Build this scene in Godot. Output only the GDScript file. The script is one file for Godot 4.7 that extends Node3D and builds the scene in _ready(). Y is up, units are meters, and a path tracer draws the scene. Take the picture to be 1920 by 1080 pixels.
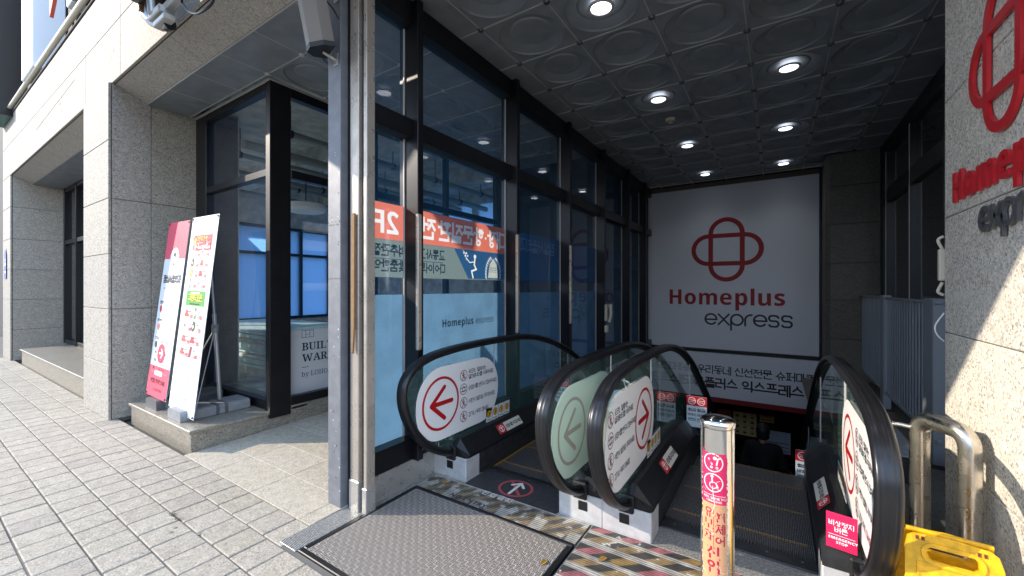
extends Node3D

# ---------------------------------------------------------------- mesh builder
class MB:
	var v := PackedVector3Array()
	var n := PackedVector3Array()
	var c := PackedColorArray()
	var u := PackedVector2Array()
	var col := Color(1, 1, 1)
	var xf := Transform3D()

	func t3(a: Vector3, b: Vector3, d: Vector3, na: Vector3, nb: Vector3, nd: Vector3, ua := Vector2.ZERO, ub := Vector2.ZERO, ud := Vector2.ZERO) -> void:
		v.append(xf * a); v.append(xf * d); v.append(xf * b)
		n.append((xf.basis * na).normalized()); n.append((xf.basis * nd).normalized()); n.append((xf.basis * nb).normalized())
		c.append(col); c.append(col); c.append(col)
		u.append(ua); u.append(ud); u.append(ub)

	func tri(a: Vector3, b: Vector3, d: Vector3) -> void:
		var nn := (b - a).cross(d - a).normalized()
		t3(a, b, d, nn, nn, nn)

	func trio(a: Vector3, b: Vector3, d: Vector3, out: Vector3) -> void:
		if (b - a).cross(d - a).dot(out) < 0:
			tri(a, d, b)
		else:
			tri(a, b, d)

	func quad(a: Vector3, b: Vector3, d: Vector3, e: Vector3) -> void:
		tri(a, b, d); tri(a, d, e)

	func quado(a: Vector3, b: Vector3, d: Vector3, e: Vector3, out: Vector3) -> void:
		if (b - a).cross(d - a).dot(out) < 0:
			quad(a, e, d, b)
		else:
			quad(a, b, d, e)

	func quaduv(a: Vector3, b: Vector3, d: Vector3, e: Vector3, ua: Vector2, ub: Vector2, ud: Vector2, ue: Vector2) -> void:
		var nn := (b - a).cross(d - a).normalized()
		t3(a, b, d, nn, nn, nn, ua, ub, ud)
		t3(a, d, e, nn, nn, nn, ua, ud, ue)

	func box(lo: Vector3, hi: Vector3, b := 0.0) -> void:
		var ce := (lo + hi) * 0.5
		var h := (hi - lo).abs() * 0.5
		b = minf(b, minf(h.x, minf(h.y, h.z)) * 0.9)
		for ax in 3:
			var a1 := (ax + 1) % 3
			var a2 := (ax + 2) % 3
			for s in [-1.0, 1.0]:
				var q: Array[Vector3] = []
				for k in [[-1, -1], [1, -1], [1, 1], [-1, 1]]:
					var p := Vector3()
					p[ax] = s * h[ax]; p[a1] = k[0] * (h[a1] - b); p[a2] = k[1] * (h[a2] - b)
					q.append(ce + p)
				var o := Vector3(); o[ax] = s
				quado(q[0], q[1], q[2], q[3], o)
			if b > 0:
				for s1 in [-1.0, 1.0]:
					for s2 in [-1.0, 1.0]:
						var p := Vector3(); var q := Vector3()
						p[a1] = s1 * h[a1]; p[a2] = s2 * (h[a2] - b)
						q[a1] = s1 * (h[a1] - b); q[a2] = s2 * h[a2]
						var l := Vector3(); l[ax] = h[ax] - b
						var o := Vector3(); o[a1] = s1; o[a2] = s2
						quado(ce + p - l, ce + p + l, ce + q + l, ce + q - l, o)
		if b > 0:
			for sx in [-1.0, 1.0]:
				for sy in [-1.0, 1.0]:
					for sz in [-1.0, 1.0]:
						var o := Vector3(sx, sy, sz)
						trio(ce + o * Vector3(h.x, h.y - b, h.z - b), ce + o * Vector3(h.x - b, h.y, h.z - b), ce + o * Vector3(h.x - b, h.y - b, h.z), o)

	func frame_of(t: Vector3) -> Vector3:
		return (t.cross(Vector3.UP) if absf(t.y) < 0.95 else t.cross(Vector3.RIGHT)).normalized()

	func tube(p: Array, r, sides := 8, closed := false) -> void:
		var m := p.size()
		var rings: Array = []
		var side := Vector3.ZERO
		for i in m:
			var t: Vector3
			if closed:
				t = (p[(i + 1) % m] - p[(i + m - 1) % m]).normalized()
			else:
				t = (p[mini(i + 1, m - 1)] - p[maxi(i - 1, 0)]).normalized()
			if i == 0:
				side = frame_of(t)
			else:
				side = (side - t * side.dot(t)).normalized()
			var up := side.cross(t)
			var rr: float = r[i] if r is Array else r
			var ring: Array = []
			for k in sides:
				var a := TAU * k / sides
				var d := side * cos(a) + up * sin(a)
				ring.append([p[i] + d * rr, d])
			rings.append(ring)
		var last := m if closed else m - 1
		for i in last:
			var A: Array = rings[i]
			var B: Array = rings[(i + 1) % m]
			for k in sides:
				var k2 := (k + 1) % sides
				var e1: Vector3 = A[k2][0] - A[k][0]
				var e2: Vector3 = B[k][0] - A[k][0]
				if e1.cross(e2).dot(A[k][1]) > 0:
					t3(A[k][0], A[k2][0], B[k2][0], A[k][1], A[k2][1], B[k2][1]); t3(A[k][0], B[k2][0], B[k][0], A[k][1], B[k2][1], B[k][1])
				else:
					t3(A[k][0], B[k2][0], A[k2][0], A[k][1], B[k2][1], A[k2][1]); t3(A[k][0], B[k][0], B[k2][0], A[k][1], B[k][1], B[k2][1])
		if not closed:
			for e in [0, m - 1]:
				var o: Vector3 = (p[0] - p[1]) if e == 0 else (p[m - 1] - p[m - 2])
				for k in sides:
					trio(p[e], rings[e][k][0], rings[e][(k + 1) % sides][0], o)

	func cyl(a: Vector3, b: Vector3, r: float, sides := 12) -> void:
		tube([a, b], r, sides)

	func lathe(pr: Array, ce: Vector3, sides := 24, smooth := false) -> void:  # pr: Vector2(radius, height), bottom to top on the outside
		var nr: Array = []
		for i in pr.size():
			var d := Vector2.ZERO
			if i > 0: d += (pr[i] - pr[i - 1]).normalized()
			if i < pr.size() - 1: d += (pr[i + 1] - pr[i]).normalized()
			nr.append(Vector2(d.y, -d.x).normalized())
		for i in pr.size() - 1:
			var d: Vector2 = pr[i + 1] - pr[i]
			var fl := Vector2(d.y, -d.x).normalized()
			var n0: Vector2 = nr[i] if smooth else fl
			var n1: Vector2 = nr[i + 1] if smooth else fl
			for k in sides:
				var a := TAU * k / sides
				var b := TAU * (k + 1) / sides
				var da := Vector3(sin(a), 0, cos(a)); var db := Vector3(sin(b), 0, cos(b))
				var p := [ce + da * pr[i].x + Vector3.UP * pr[i].y, ce + db * pr[i].x + Vector3.UP * pr[i].y, ce + db * pr[i + 1].x + Vector3.UP * pr[i + 1].y, ce + da * pr[i + 1].x + Vector3.UP * pr[i + 1].y]
				var q := [da * n0.x + Vector3.UP * n0.y, db * n0.x + Vector3.UP * n0.y, db * n1.x + Vector3.UP * n1.y, da * n1.x + Vector3.UP * n1.y]
				if pr[i].x > 1e-5: t3(p[0], p[1], p[2], q[0], q[1], q[2])
				if pr[i + 1].x > 1e-5: t3(p[0], p[2], p[3], q[0], q[2], q[3])

	func prism(poly: PackedVector2Array, z0: float, z1: float) -> void:  # in the xy plane of xf, from z0 to z1
		var ix := Geometry2D.triangulate_polygon(poly)
		for i in range(0, ix.size(), 3):
			var a := poly[ix[i]]; var b := poly[ix[i + 1]]; var d := poly[ix[i + 2]]
			trio(Vector3(a.x, a.y, z1), Vector3(b.x, b.y, z1), Vector3(d.x, d.y, z1), Vector3(0, 0, 1))
			trio(Vector3(a.x, a.y, z0), Vector3(b.x, b.y, z0), Vector3(d.x, d.y, z0), Vector3(0, 0, -1))
		var cw := 1.0 if Geometry2D.is_polygon_clockwise(poly) else -1.0
		for i in poly.size():
			var a := poly[i]; var b := poly[(i + 1) % poly.size()]
			var t := b - a
			var o := Vector3(-t.y, t.x, 0) * cw
			quado(Vector3(a.x, a.y, z0), Vector3(b.x, b.y, z0), Vector3(b.x, b.y, z1), Vector3(a.x, a.y, z1), o)

	func ribbon(p: Array, closed: bool, N: Vector3, w: float, d: float) -> void:  # flat bar w wide, d deep, along a path in a plane
		var m := p.size()
		var L: Array = []
		for i in m:
			var a: Vector3 = p[(i + m - 1) % m] if closed else p[maxi(i - 1, 0)]
			var b: Vector3 = p[(i + 1) % m] if closed else p[mini(i + 1, m - 1)]
			var t1: Vector3 = (p[i] - a).normalized() if (p[i] - a).length() > 1e-6 else (b - p[i]).normalized()
			var t2: Vector3 = (b - p[i]).normalized() if (b - p[i]).length() > 1e-6 else t1
			var s: Vector3 = (t1 + t2).normalized().cross(N).normalized()
			var k: float = minf(1.0 / maxf(0.3, s.dot(t2.cross(N))), 2.0)
			L.append(s * k * w * 0.5)
		var cnt := m if closed else m - 1
		for i in cnt:
			var j := (i + 1) % m
			var a0: Vector3 = p[i] - L[i]; var a1: Vector3 = p[i] + L[i]; var b0: Vector3 = p[j] - L[j]; var b1: Vector3 = p[j] + L[j]
			quado(a0 + N * d, b0 + N * d, b1 + N * d, a1 + N * d, N)
			quado(a0, b0, b1, a1, -N)
			quado(a1, b1, b1 + N * d, a1 + N * d, L[i])
			quado(a0, b0, b0 + N * d, a0 + N * d, -L[i])
		if not closed:
			for e in [0, m - 1]:
				var o: Vector3 = (p[0] - p[1]) if e == 0 else (p[m - 1] - p[m - 2])
				quado(p[e] - L[e], p[e] + L[e], p[e] + L[e] + N * d, p[e] - L[e] + N * d, o)

	func mesh() -> ArrayMesh:
		var a := []
		a.resize(Mesh.ARRAY_MAX)
		a[Mesh.ARRAY_VERTEX] = v; a[Mesh.ARRAY_NORMAL] = n; a[Mesh.ARRAY_COLOR] = c; a[Mesh.ARRAY_TEX_UV] = u
		var m := ArrayMesh.new()
		m.add_surface_from_arrays(Mesh.PRIMITIVE_TRIANGLES, a)
		return m

# ---------------------------------------------------------------- print on a surface
const INI := ["0,0 1,0 .92,1", "0,0 .45,0 .4,1;.55,0 1,0 .95,1", "0,0 0,1 1,1", "1,0 0,0 0,1 1,1", ".45,0 0,0 0,1 .45,1;1,0 .55,0 .55,1 1,1", "0,0 1,0 1,.5 0,.5 0,1 1,1", "0,0 1,0 1,1 0,1 0,0", "0,0 0,1 1,1 1,0;0,.5 1,.5", "0,0 0,1 .45,1 .45,0;0,.5 .45,.5;.55,0 .55,1 1,1 1,0;.55,.5 1,.5", ".5,0 .5,.3 0,1;.5,.3 1,1", ".25,0 .25,.3 0,1;.25,.3 .48,1;.75,0 .75,.3 .52,1;.75,.3 1,1", "O.5,.5,.5", "0,0 1,0;.5,0 .5,.35 0,1;.5,.35 1,1", "0,0 .47,0;.25,0 .25,.35 0,1;.25,.35 .48,1;.53,0 1,0;.75,0 .75,.35 .52,1;.75,.35 1,1", ".25,0 .75,0;0,.24 1,.24;.5,.24 .5,.45 0,1;.5,.45 1,1", "0,0 1,0 .92,1;0,.48 .96,.48", "1,0 0,0 0,1 1,1;0,.5 1,.5", "0,0 1,0;0,1 1,1;.3,0 .3,1;.7,0 .7,1", ".25,0 .75,0;0,.25 1,.25;O.5,.7,.3"]
const VV := {"A": ".35,0 .35,1;.35,.48 1,.48", "B": ".2,0 .2,1;.9,0 .9,1;.2,.48 .9,.48", "C": ".35,0 .35,1;.35,.35 1,.35;.35,.62 1,.62", "D": ".2,0 .2,1;.9,0 .9,1;.2,.35 .9,.35;.2,.62 .9,.62", "E": ".8,0 .8,1;0,.48 .8,.48", "F": ".4,0 .4,1;.95,0 .95,1;-.1,.48 .4,.48", "G": ".8,0 .8,1;0,.35 .8,.35;0,.62 .8,.62", "H": ".4,0 .4,1;.95,0 .95,1;-.1,.35 .4,.35;-.1,.62 .4,.62", "I": ".7,0 .7,1"}
const HV := {"o": "0,.9 1,.9;.5,.1 .5,.9", "y": "0,.9 1,.9;.33,.1 .33,.9;.67,.1 .67,.9", "u": "0,.15 1,.15;.5,.15 .5,1", "U": "0,.15 1,.15;.33,.15 .33,1;.67,.15 .67,1", "e": "0,.5 1,.5"}
const VOW := ["A", "B", "C", "D", "E", "F", "G", "H", "o", "oA", "oB", "oI", "y", "u", "uE", "uF", "uI", "U", "e", "eI", "I"]
const FIN := ["", "0", "1", "0,9", "2", "2,12", "2,18", "3", "5", "5,0", "5,6", "5,7", "5,9", "5,16", "5,17", "5,18", "6", "7", "7,9", "9", "10", "11", "12", "14", "15", "16", "17", "18"]

class PR:
	var mb := MB.new()
	var o: Vector3
	var ux: Vector3
	var uy: Vector3
	var nn: Vector3
	var cr := 0.0     # radius of a cylinder about the vertical axis through o, if any
	var lay := 0.0
	var k := 0
	var keep := false   # keep the flat triangles, to be turned into a texture
	var flat: Array = []
	func _init(o_: Vector3, ux_: Vector3, uy_: Vector3, lift := 0.0015) -> void:
		o = o_; ux = ux_.normalized(); uy = uy_.normalized(); nn = ux.cross(uy); lay = lift
	func up(d := 0.0006) -> void:
		lay += d
	func P(q: Vector2) -> Vector3:
		var l := lay + (k % 9) * 0.00005
		if cr > 0:
			var a := q.x / cr
			var d := nn * cos(a) + ux * sin(a)
			return o + d * (cr + l) + uy * q.y
		return o + ux * q.x + uy * q.y + nn * l
	func N(q: Vector2) -> Vector3:
		if cr > 0:
			return nn * cos(q.x / cr) + ux * sin(q.x / cr)
		return nn
	func tri(a: Vector2, b: Vector2, d: Vector2) -> void:
		if (b - a).cross(d - a) < 0:
			var e := b; b = d; d = e
		if keep:
			flat.append([a, b, d, mb.col])
			return
		mb.t3(P(a), P(b), P(d), N(a), N(b), N(d))
	func picture(area: Rect2, w: int, h: int, ground: Color) -> ImageTexture:
		var im := Image.create(w * 2, h * 2, false, Image.FORMAT_RGB8)
		im.fill(ground)
		var sc := Vector2(w * 2 / area.size.x, h * 2 / area.size.y)
		for t in flat:
			var q: Array = []
			for j in 3:
				q.append(Vector2((t[j].x - area.position.x) * sc.x, (area.end.y - t[j].y) * sc.y))
			var c: Color = t[3].linear_to_srgb()
			var y0 := maxi(0, int(minf(q[0].y, minf(q[1].y, q[2].y)))); var y1 := mini(h * 2 - 1, int(maxf(q[0].y, maxf(q[1].y, q[2].y))) + 1)
			for y in range(y0, y1 + 1):
				var yy := y + 0.5
				var xa := 1e9; var xb := -1e9
				for e in 3:
					var a: Vector2 = q[e]; var b: Vector2 = q[(e + 1) % 3]
					if (a.y <= yy) != (b.y <= yy):
						var x := a.x + (b.x - a.x) * (yy - a.y) / (b.y - a.y)
						xa = minf(xa, x); xb = maxf(xb, x)
				if xb > xa:
					var i0 := maxi(0, int(round(xa))); var i1 := mini(w * 2, int(round(xb)))
					if i1 > i0: im.fill_rect(Rect2i(i0, y, i1 - i0, 1), c)
		im.resize(w, h, Image.INTERPOLATE_LANCZOS)
		return ImageTexture.create_from_image(im)
	func quad(a: Vector2, b: Vector2, d: Vector2, e: Vector2) -> void:
		tri(a, b, d); tri(a, d, e)
	func poly(p: PackedVector2Array, c: Color) -> void:
		mb.col = c; k += 1
		var ix := Geometry2D.triangulate_polygon(p)
		for i in range(0, ix.size(), 3):
			tri(p[ix[i]], p[ix[i + 1]], p[ix[i + 2]])
	func rect(u0: float, v0: float, u1: float, v1: float, c: Color) -> void:
		mb.col = c; k += 1
		var m := 1 if cr <= 0 else maxi(1, int(absf(u1 - u0) / cr / 0.2))
		for i in m:
			var a := lerpf(u0, u1, float(i) / m); var b := lerpf(u0, u1, float(i + 1) / m)
			quad(Vector2(a, v0), Vector2(b, v0), Vector2(b, v1), Vector2(a, v1))
	func disc(cu: float, cv: float, ru: float, c: Color, rv := -1.0, seg := 28) -> void:
		var p := PackedVector2Array()
		if rv < 0: rv = ru
		for i in seg:
			p.append(Vector2(cu + cos(TAU * i / seg) * ru, cv + sin(TAU * i / seg) * rv))
		poly(p, c)
	func ring(cu: float, cv: float, ru: float, w: float, c: Color, rv := -1.0, seg := 32) -> void:
		mb.col = c; k += 1
		if rv < 0: rv = ru
		for i in seg:
			var a := Vector2(cos(TAU * i / seg), sin(TAU * i / seg)); var b := Vector2(cos(TAU * (i + 1) / seg), sin(TAU * (i + 1) / seg))
			var e := Vector2(cu, cv)
			quad(e + a * Vector2(ru, rv), e + b * Vector2(ru, rv), e + b * Vector2(ru - w, rv - w), e + a * Vector2(ru - w, rv - w))
	func line(p: Array, w: float, c: Color, cap := true) -> void:
		mb.col = c
		for i in p.size() - 1:
			k += 1
			var a: Vector2 = p[i]; var b: Vector2 = p[i + 1]
			var t := (b - a).normalized()
			var s := Vector2(-t.y, t.x) * w * 0.5
			if cap:
				a -= t * w * 0.5; b += t * w * 0.5
			quad(a - s, b - s, b + s, a + s)
	func rline(p: Array, w: float, c: Color) -> void:  # round joins
		line(p, w, c, false)
		for q in p:
			disc(q.x, q.y, w * 0.5, c, -1, 12)
	func rrect(u0: float, v0: float, u1: float, v1: float, r: float, c: Color) -> void:
		var p := PackedVector2Array()
		for q in [[u1 - r, v0 + r, -PI / 2], [u1 - r, v1 - r, 0.0], [u0 + r, v1 - r, PI / 2], [u0 + r, v0 + r, PI]]:
			for i in 9:
				var a: float = q[2] + PI / 2 * i / 8.0
				p.append(Vector2(q[0] + cos(a) * r, q[1] + sin(a) * r))
		poly(p, c)
	func strokes(s: String, x: float, y: float, w: float, h: float, lw: float, c: Color) -> void:  # y is the top
		for one in s.split(";"):
			if one.begins_with("O"):
				var f := one.substr(1).split(",")
				ring(x + float(f[0]) * w, y - float(f[1]) * h, float(f[2]) * minf(w, h * 1.3) + lw * 0.5, lw, c, float(f[2]) * minf(h, w * 1.2) + lw * 0.5, 14)
			else:
				var pts: Array = []
				for q in one.split(" "):
					var f := q.split(",")
					pts.append(Vector2(x + float(f[0]) * w, y - float(f[1]) * h))
				line(pts, lw, c)
	func hangul(text: String, u: float, v: float, s: float, lw: float, c: Color, adv := 0.98, wide := 1.0) -> float:  # u left, v bottom
		var top := v + s
		for ch in text:
			var code := ch.unicode_at(0)
			if code < 0xAC00:
				if ch == "·":
					disc(u + s * 0.15, v + s * 0.5, s * 0.08, c, -1, 8)
				elif ch == ",":
					line([Vector2(u + s * 0.12, v + s * 0.05), Vector2(u + s * 0.06, v - s * 0.06)], lw, c)
				u += s * 0.35 * wide
				continue
			var q := code - 0xAC00
			var vo: String = VOW[(q / 28) % 21]
			var fi: String = FIN[q % 28]
			var l: String = INI[q / 588]
			var sx := s * 0.9 * wide
			var b := func(st: String, x0: float, y0: float, x1: float, y1: float) -> void:
				strokes(st, u + x0 * sx, top - y0 * s, (x1 - x0) * sx, (y1 - y0) * s, lw, c)
			var f := fi != ""
			var hv := vo[0] == vo[0].to_lower() and vo[0] != "U" or vo == "U"
			if vo.length() == 2:
				b.call(l, 0.05, 0.06, 0.58, 0.3 if f else 0.44)
				b.call(HV[vo[0]], 0.0, 0.36 if f else 0.52, 0.66, 0.58 if f else 0.86)
				b.call(VV[vo[1]], 0.68, 0.02, 1.0, 0.62 if f else 0.98)
			elif hv:
				b.call(l, 0.18, 0.04, 0.86, 0.32 if f else 0.46)
				b.call(HV[vo], 0.03, 0.36 if f else 0.54, 1.0, 0.6 if f else 0.95)
			else:
				b.call(l, 0.06, 0.08, 0.56, 0.5 if f else 0.86)
				b.call(VV[vo], 0.62, 0.02, 1.0, 0.6 if f else 0.98)
			if f:
				var g := fi.split(",")
				if g.size() == 2:
					b.call(INI[int(g[0])], 0.12, 0.7, 0.5, 0.96); b.call(INI[int(g[1])], 0.58, 0.7, 0.98, 0.96)
				else:
					b.call(INI[int(g[0])], 0.2, 0.7, 0.94, 0.96)
			u += s * adv * wide
		return u
	func text(t: String, u: float, v: float, cap: float, c: Color, font: String, wide := 1.0, mirror := false) -> float:  # v is the baseline
		mb.col = c; k += 1
		var g := Lat.get_mesh(t, font)
		var sc: float = cap / g.cap
		var ar: Array = g.a
		var vs: PackedVector3Array = ar[Mesh.ARRAY_VERTEX]
		var ns: PackedVector3Array = ar[Mesh.ARRAY_NORMAL]
		var ix: PackedInt32Array = ar[Mesh.ARRAY_INDEX] if ar[Mesh.ARRAY_INDEX] != null else PackedInt32Array(range(vs.size()))
		for i in range(0, ix.size(), 3):
			if ns[ix[i]].z < 0.5: continue
			var q: Array = []
			for j in 3:
				var p := vs[ix[i + j]]
				q.append(Vector2(u + (p.x - g.x0) * sc * wide, v + (p.y - g.y0) * sc))
			tri(q[0], q[1], q[2])
		return u + g.w * sc * wide

class Lat:
	static var cache := {}
	static func font(f: String) -> Font:
		var s := SystemFont.new()
		s.font_names = PackedStringArray(["Droid Serif" if f.begins_with("serif") else "Droid Sans Mono" if f == "mono" else "Droid Sans"])
		s.font_weight = 700 if f.ends_with("b") else 400
		return s
	static func get_mesh(t: String, f: String, depth := 0.02) -> Dictionary:
		var key := t + "|" + f + str(depth)
		if not cache.has(key):
			var d := {}
			for one in ["H", t]:
				var m := TextMesh.new()
				m.text = one; m.font = font(f); m.font_size = 48; m.pixel_size = 0.01; m.depth = depth; m.curve_step = 1.5
				m.horizontal_alignment = HORIZONTAL_ALIGNMENT_LEFT
				var a := m.surface_get_arrays(0)
				var lo := Vector3.ONE * 1e9; var hi := -lo
				for p in a[Mesh.ARRAY_VERTEX]:
					lo = lo.min(p); hi = hi.max(p)
				if one == "H" and not d.has("cap"):
					d.cap = hi.y - lo.y; d.y0 = lo.y
				if one == t:
					d.a = a; d.x0 = lo.x; d.w = hi.x - lo.x; d.m = m
			cache[key] = d
		return cache[key]

# ---------------------------------------------------------------- helpers
var rng := RandomNumberGenerator.new()
var mats := {}
var texs := {}

func LC(hex: String) -> Color:
	return Color(hex).srgb_to_linear()

func LJ(hex: String, k: float) -> Color:
	var c := LC(hex)
	var f := 1.0 + rng.randf_range(-k, k)
	return Color(c.r * f, c.g * f * (1.0 + rng.randf_range(-k, k) * 0.08), c.b * f * (1.0 + rng.randf_range(-k, k) * 0.2))

func T(called: String, label: String, category: String, at := Vector3.ZERO, group := "") -> Node3D:
	var t := Node3D.new()
	t.name = called
	add_child(t, true)
	t.position = at
	t.set_meta("label", label); t.set_meta("category", category)
	if group: t.set_meta("group", group)
	return t

func mi(called: String, me: Mesh, m: Material, parent: Node, xf := Transform3D()) -> MeshInstance3D:
	var i := MeshInstance3D.new()
	i.name = called
	i.mesh = me
	i.material_override = m
	parent.add_child(i, true)
	i.transform = xf
	return i

func pt(parent: Node3D, called: String, mb: MB, m: Material) -> MeshInstance3D:  # a part, its mesh built in the scene's own coordinates
	var i := mi(called, mb.mesh(), m, parent)
	if parent.get_parent() == self:
		i.position = -parent.position
	return i

func single(called: String, mb: MB, m: Material, label: String, category: String, group := "") -> MeshInstance3D:
	var i := mi(called, mb.mesh(), m, self)
	i.set_meta("label", label); i.set_meta("category", category)
	if group: i.set_meta("group", group)
	return i

func struct(called: String, mb: MB, m: Material) -> MeshInstance3D:
	var i := mi(called, mb.mesh(), m, self)
	i.set_meta("kind", "structure")
	return i

func bx(lo: Vector3, hi: Vector3, b := 0.0) -> MB:
	var m := MB.new()
	m.box(lo, hi, b)
	return m

func noise_img(kind: String, size: int, freq: float, sd: int) -> PackedByteArray:
	var f := FastNoiseLite.new()
	f.seed = sd
	f.frequency = freq
	if kind == "cell":
		f.noise_type = FastNoiseLite.TYPE_CELLULAR
		f.cellular_return_type = FastNoiseLite.RETURN_CELL_VALUE
		f.cellular_jitter = 1.0
		f.domain_warp_enabled = true
		f.domain_warp_amplitude = 0.6 / freq
		f.domain_warp_frequency = freq * 1.3
		f.domain_warp_fractal_octaves = 2
	elif kind == "fbm":
		f.noise_type = FastNoiseLite.TYPE_SIMPLEX_SMOOTH
		f.fractal_octaves = 5
	else:
		f.noise_type = FastNoiseLite.TYPE_SIMPLEX
		f.fractal_octaves = 1
	var im := f.get_seamless_image(size, size, false, false, 0.12)
	im.convert(Image.FORMAT_L8)
	return im.get_data()

func tex_of(d: PackedByteArray, size: int, fmt := Image.FORMAT_RGB8) -> ImageTexture:
	return ImageTexture.create_from_image(Image.create_from_data(size, size, false, fmt, d))

func speckle(key: String, size: int, freq: float, sd: int, stops: Array, soft: float) -> void:  # stops: [threshold, hex], grain by grain; soft mottling on top
	var a := noise_img("cell", size, freq, sd)
	var b := noise_img("fbm", size, 0.012, sd + 5)
	var g := noise_img("cell", size, freq * 2.1, sd + 9)
	var lr := PackedInt32Array(); var lg := PackedInt32Array(); var lb := PackedInt32Array()
	for i in 256:
		var c := Color(stops[-1][1])
		for s in stops:
			if i / 255.0 < s[0]:
				c = Color(s[1]); break
		lr.append(c.r8); lg.append(c.g8); lb.append(c.b8)
	var out := PackedByteArray(); out.resize(size * size * 3)
	var hb := PackedByteArray(); hb.resize(size * size)
	for i in size * size:
		var v := a[i]
		var k := 1.0 + (b[i] - 128) / 128.0 * soft + (g[i] - 128) / 128.0 * 0.12
		out[i * 3] = clampi(int(lr[v] * k), 0, 255); out[i * 3 + 1] = clampi(int(lg[v] * k), 0, 255); out[i * 3 + 2] = clampi(int(lb[v] * k), 0, 255)
		hb[i] = (v + g[i]) >> 1
	texs[key] = tex_of(out, size)
	texs[key + "_h"] = tex_of(hb, size, Image.FORMAT_L8)

func grime(key: String, size: int, freq: float, sd: int, lo: float, hi: float) -> void:
	var f := FastNoiseLite.new()
	f.seed = sd; f.frequency = freq; f.fractal_octaves = 6
	var im := f.get_seamless_image(size, size, false, false, 0.15)
	im.convert(Image.FORMAT_L8)
	var d := im.get_data()
	for i in d.size():
		d[i] = int(lerpf(lo, hi, smoothstep(0.2, 0.8, d[i] / 255.0)) * 255)
	texs[key] = tex_of(d, size, Image.FORMAT_L8)

func M(key: String, hex := "ffffff", rough := 0.6, metal := 0.0, tex := "", scale := 1.0, opt := {}) -> StandardMaterial3D:
	if mats.has(key): return mats[key]
	var m := StandardMaterial3D.new()
	m.resource_name = key
	m.albedo_color = Color(hex)
	m.roughness = rough
	m.metallic = metal
	if tex:
		m.albedo_texture = texs[tex]
		m.uv1_triplanar = true
		m.uv1_world_triplanar = true
		m.uv1_scale = Vector3.ONE * scale
		if opt.has("bump"):
			m.heightmap_texture = texs[tex + "_h"]
			m.heightmap_scale = opt.bump
			m.heightmap_enabled = true
	if opt.has("rough_tex"):
		m.roughness_texture = texs[opt.rough_tex]
		m.uv1_triplanar = true
		m.uv1_world_triplanar = true
		m.uv1_scale = Vector3.ONE * scale
	if opt.get("vc", false): m.vertex_color_use_as_albedo = true
	if opt.has("alpha"):
		m.transparency = BaseMaterial3D.TRANSPARENCY_ALPHA
		m.albedo_color.a = opt.alpha
	if opt.has("back"):
		m.backlight_enabled = true
		m.backlight = Color(opt.back) if opt.back is String else opt.back
	if opt.has("coat"):
		m.clearcoat_enabled = true
		m.clearcoat = opt.coat
		m.clearcoat_roughness = 0.1
	if opt.has("spec"): m.metallic_specular = opt.spec
	if opt.get("uv", false):
		m.uv1_triplanar = false
		m.uv1_world_triplanar = false
	mats[key] = m
	return m

func spline(p: Array, per := 6) -> Array:
	var out: Array = []
	for i in p.size() - 1:
		var a = p[maxi(i - 1, 0)]; var b = p[i]; var c = p[i + 1]; var d = p[mini(i + 2, p.size() - 1)]
		for k in per:
			var t := float(k) / per
			out.append(0.5 * ((2 * b) + (c - a) * t + (2 * a - 5 * b + 4 * c - d) * t * t + (3 * b - a - 3 * c + d) * t * t * t))
	out.append(p[-1])
	return out

func stadium(cx: float, cy: float, w: float, h: float, seg := 12) -> Array:  # closed path of a stadium, w by h
	var out: Array = []
	var r := minf(w, h) * 0.5
	for q in 4:
		var sx := 1.0 if q == 0 or q == 3 else -1.0
		var sy := 1.0 if q < 2 else -1.0
		for i in seg:
			var a := PI / 2 * (q + float(i) / seg)
			out.append(Vector2(cx + sx * (w * 0.5 - r) + cos(a) * r, cy + sy * (h * 0.5 - r) + sin(a) * r))
	return out

func letter_paths(ch: String) -> Dictionary:  # thin round lower-case letters, x-height 1, as paths
	var arc := func(cx: float, cy: float, r: float, a0: float, a1: float, m := 22) -> Array:
		var o: Array = []
		for i in m + 1:
			var a := deg_to_rad(lerpf(a0, a1, float(i) / m))
			o.append(Vector2(cx + cos(a) * r, cy + sin(a) * r))
		return o
	match ch:
		"e": return {"w": 1.05, "p": [[Vector2(0.02, 0.47), Vector2(1.0, 0.47)] + arc.call(0.5, 0.5, 0.5, 2, 318)]}
		"x": return {"w": 1.0, "p": [[Vector2(0.02, 0), Vector2(0.92, 1)], [Vector2(0.02, 1), Vector2(0.92, 0)]]}
		"p": return {"w": 1.08, "p": [arc.call(0.5, 0.5, 0.5, -180, 180), [Vector2(0, 0.5), Vector2(0, -0.48)]]}
		"r": return {"w": 0.62, "p": [[Vector2(0, 0), Vector2(0, 0.5)] + arc.call(0.5, 0.5, 0.5, 178, 85, 10)]}
		"s": return {"w": 0.9, "p": [arc.call(0.52, 0.74, 0.26, 20, 90, 5) + [Vector2(0.4, 1.0)] + arc.call(0.3, 0.76, 0.25, 100, 262, 10) + arc.call(0.52, 0.25, 0.26, 85, -85, 10) + [Vector2(0.3, 0.0)] + arc.call(0.26, 0.2, 0.2, 260, 200, 4)]}
	return {"w": 0.5, "p": []}

const SUN := Vector3(1.6, -0.92, -1.0)
const CEIL := 3.695

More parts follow.
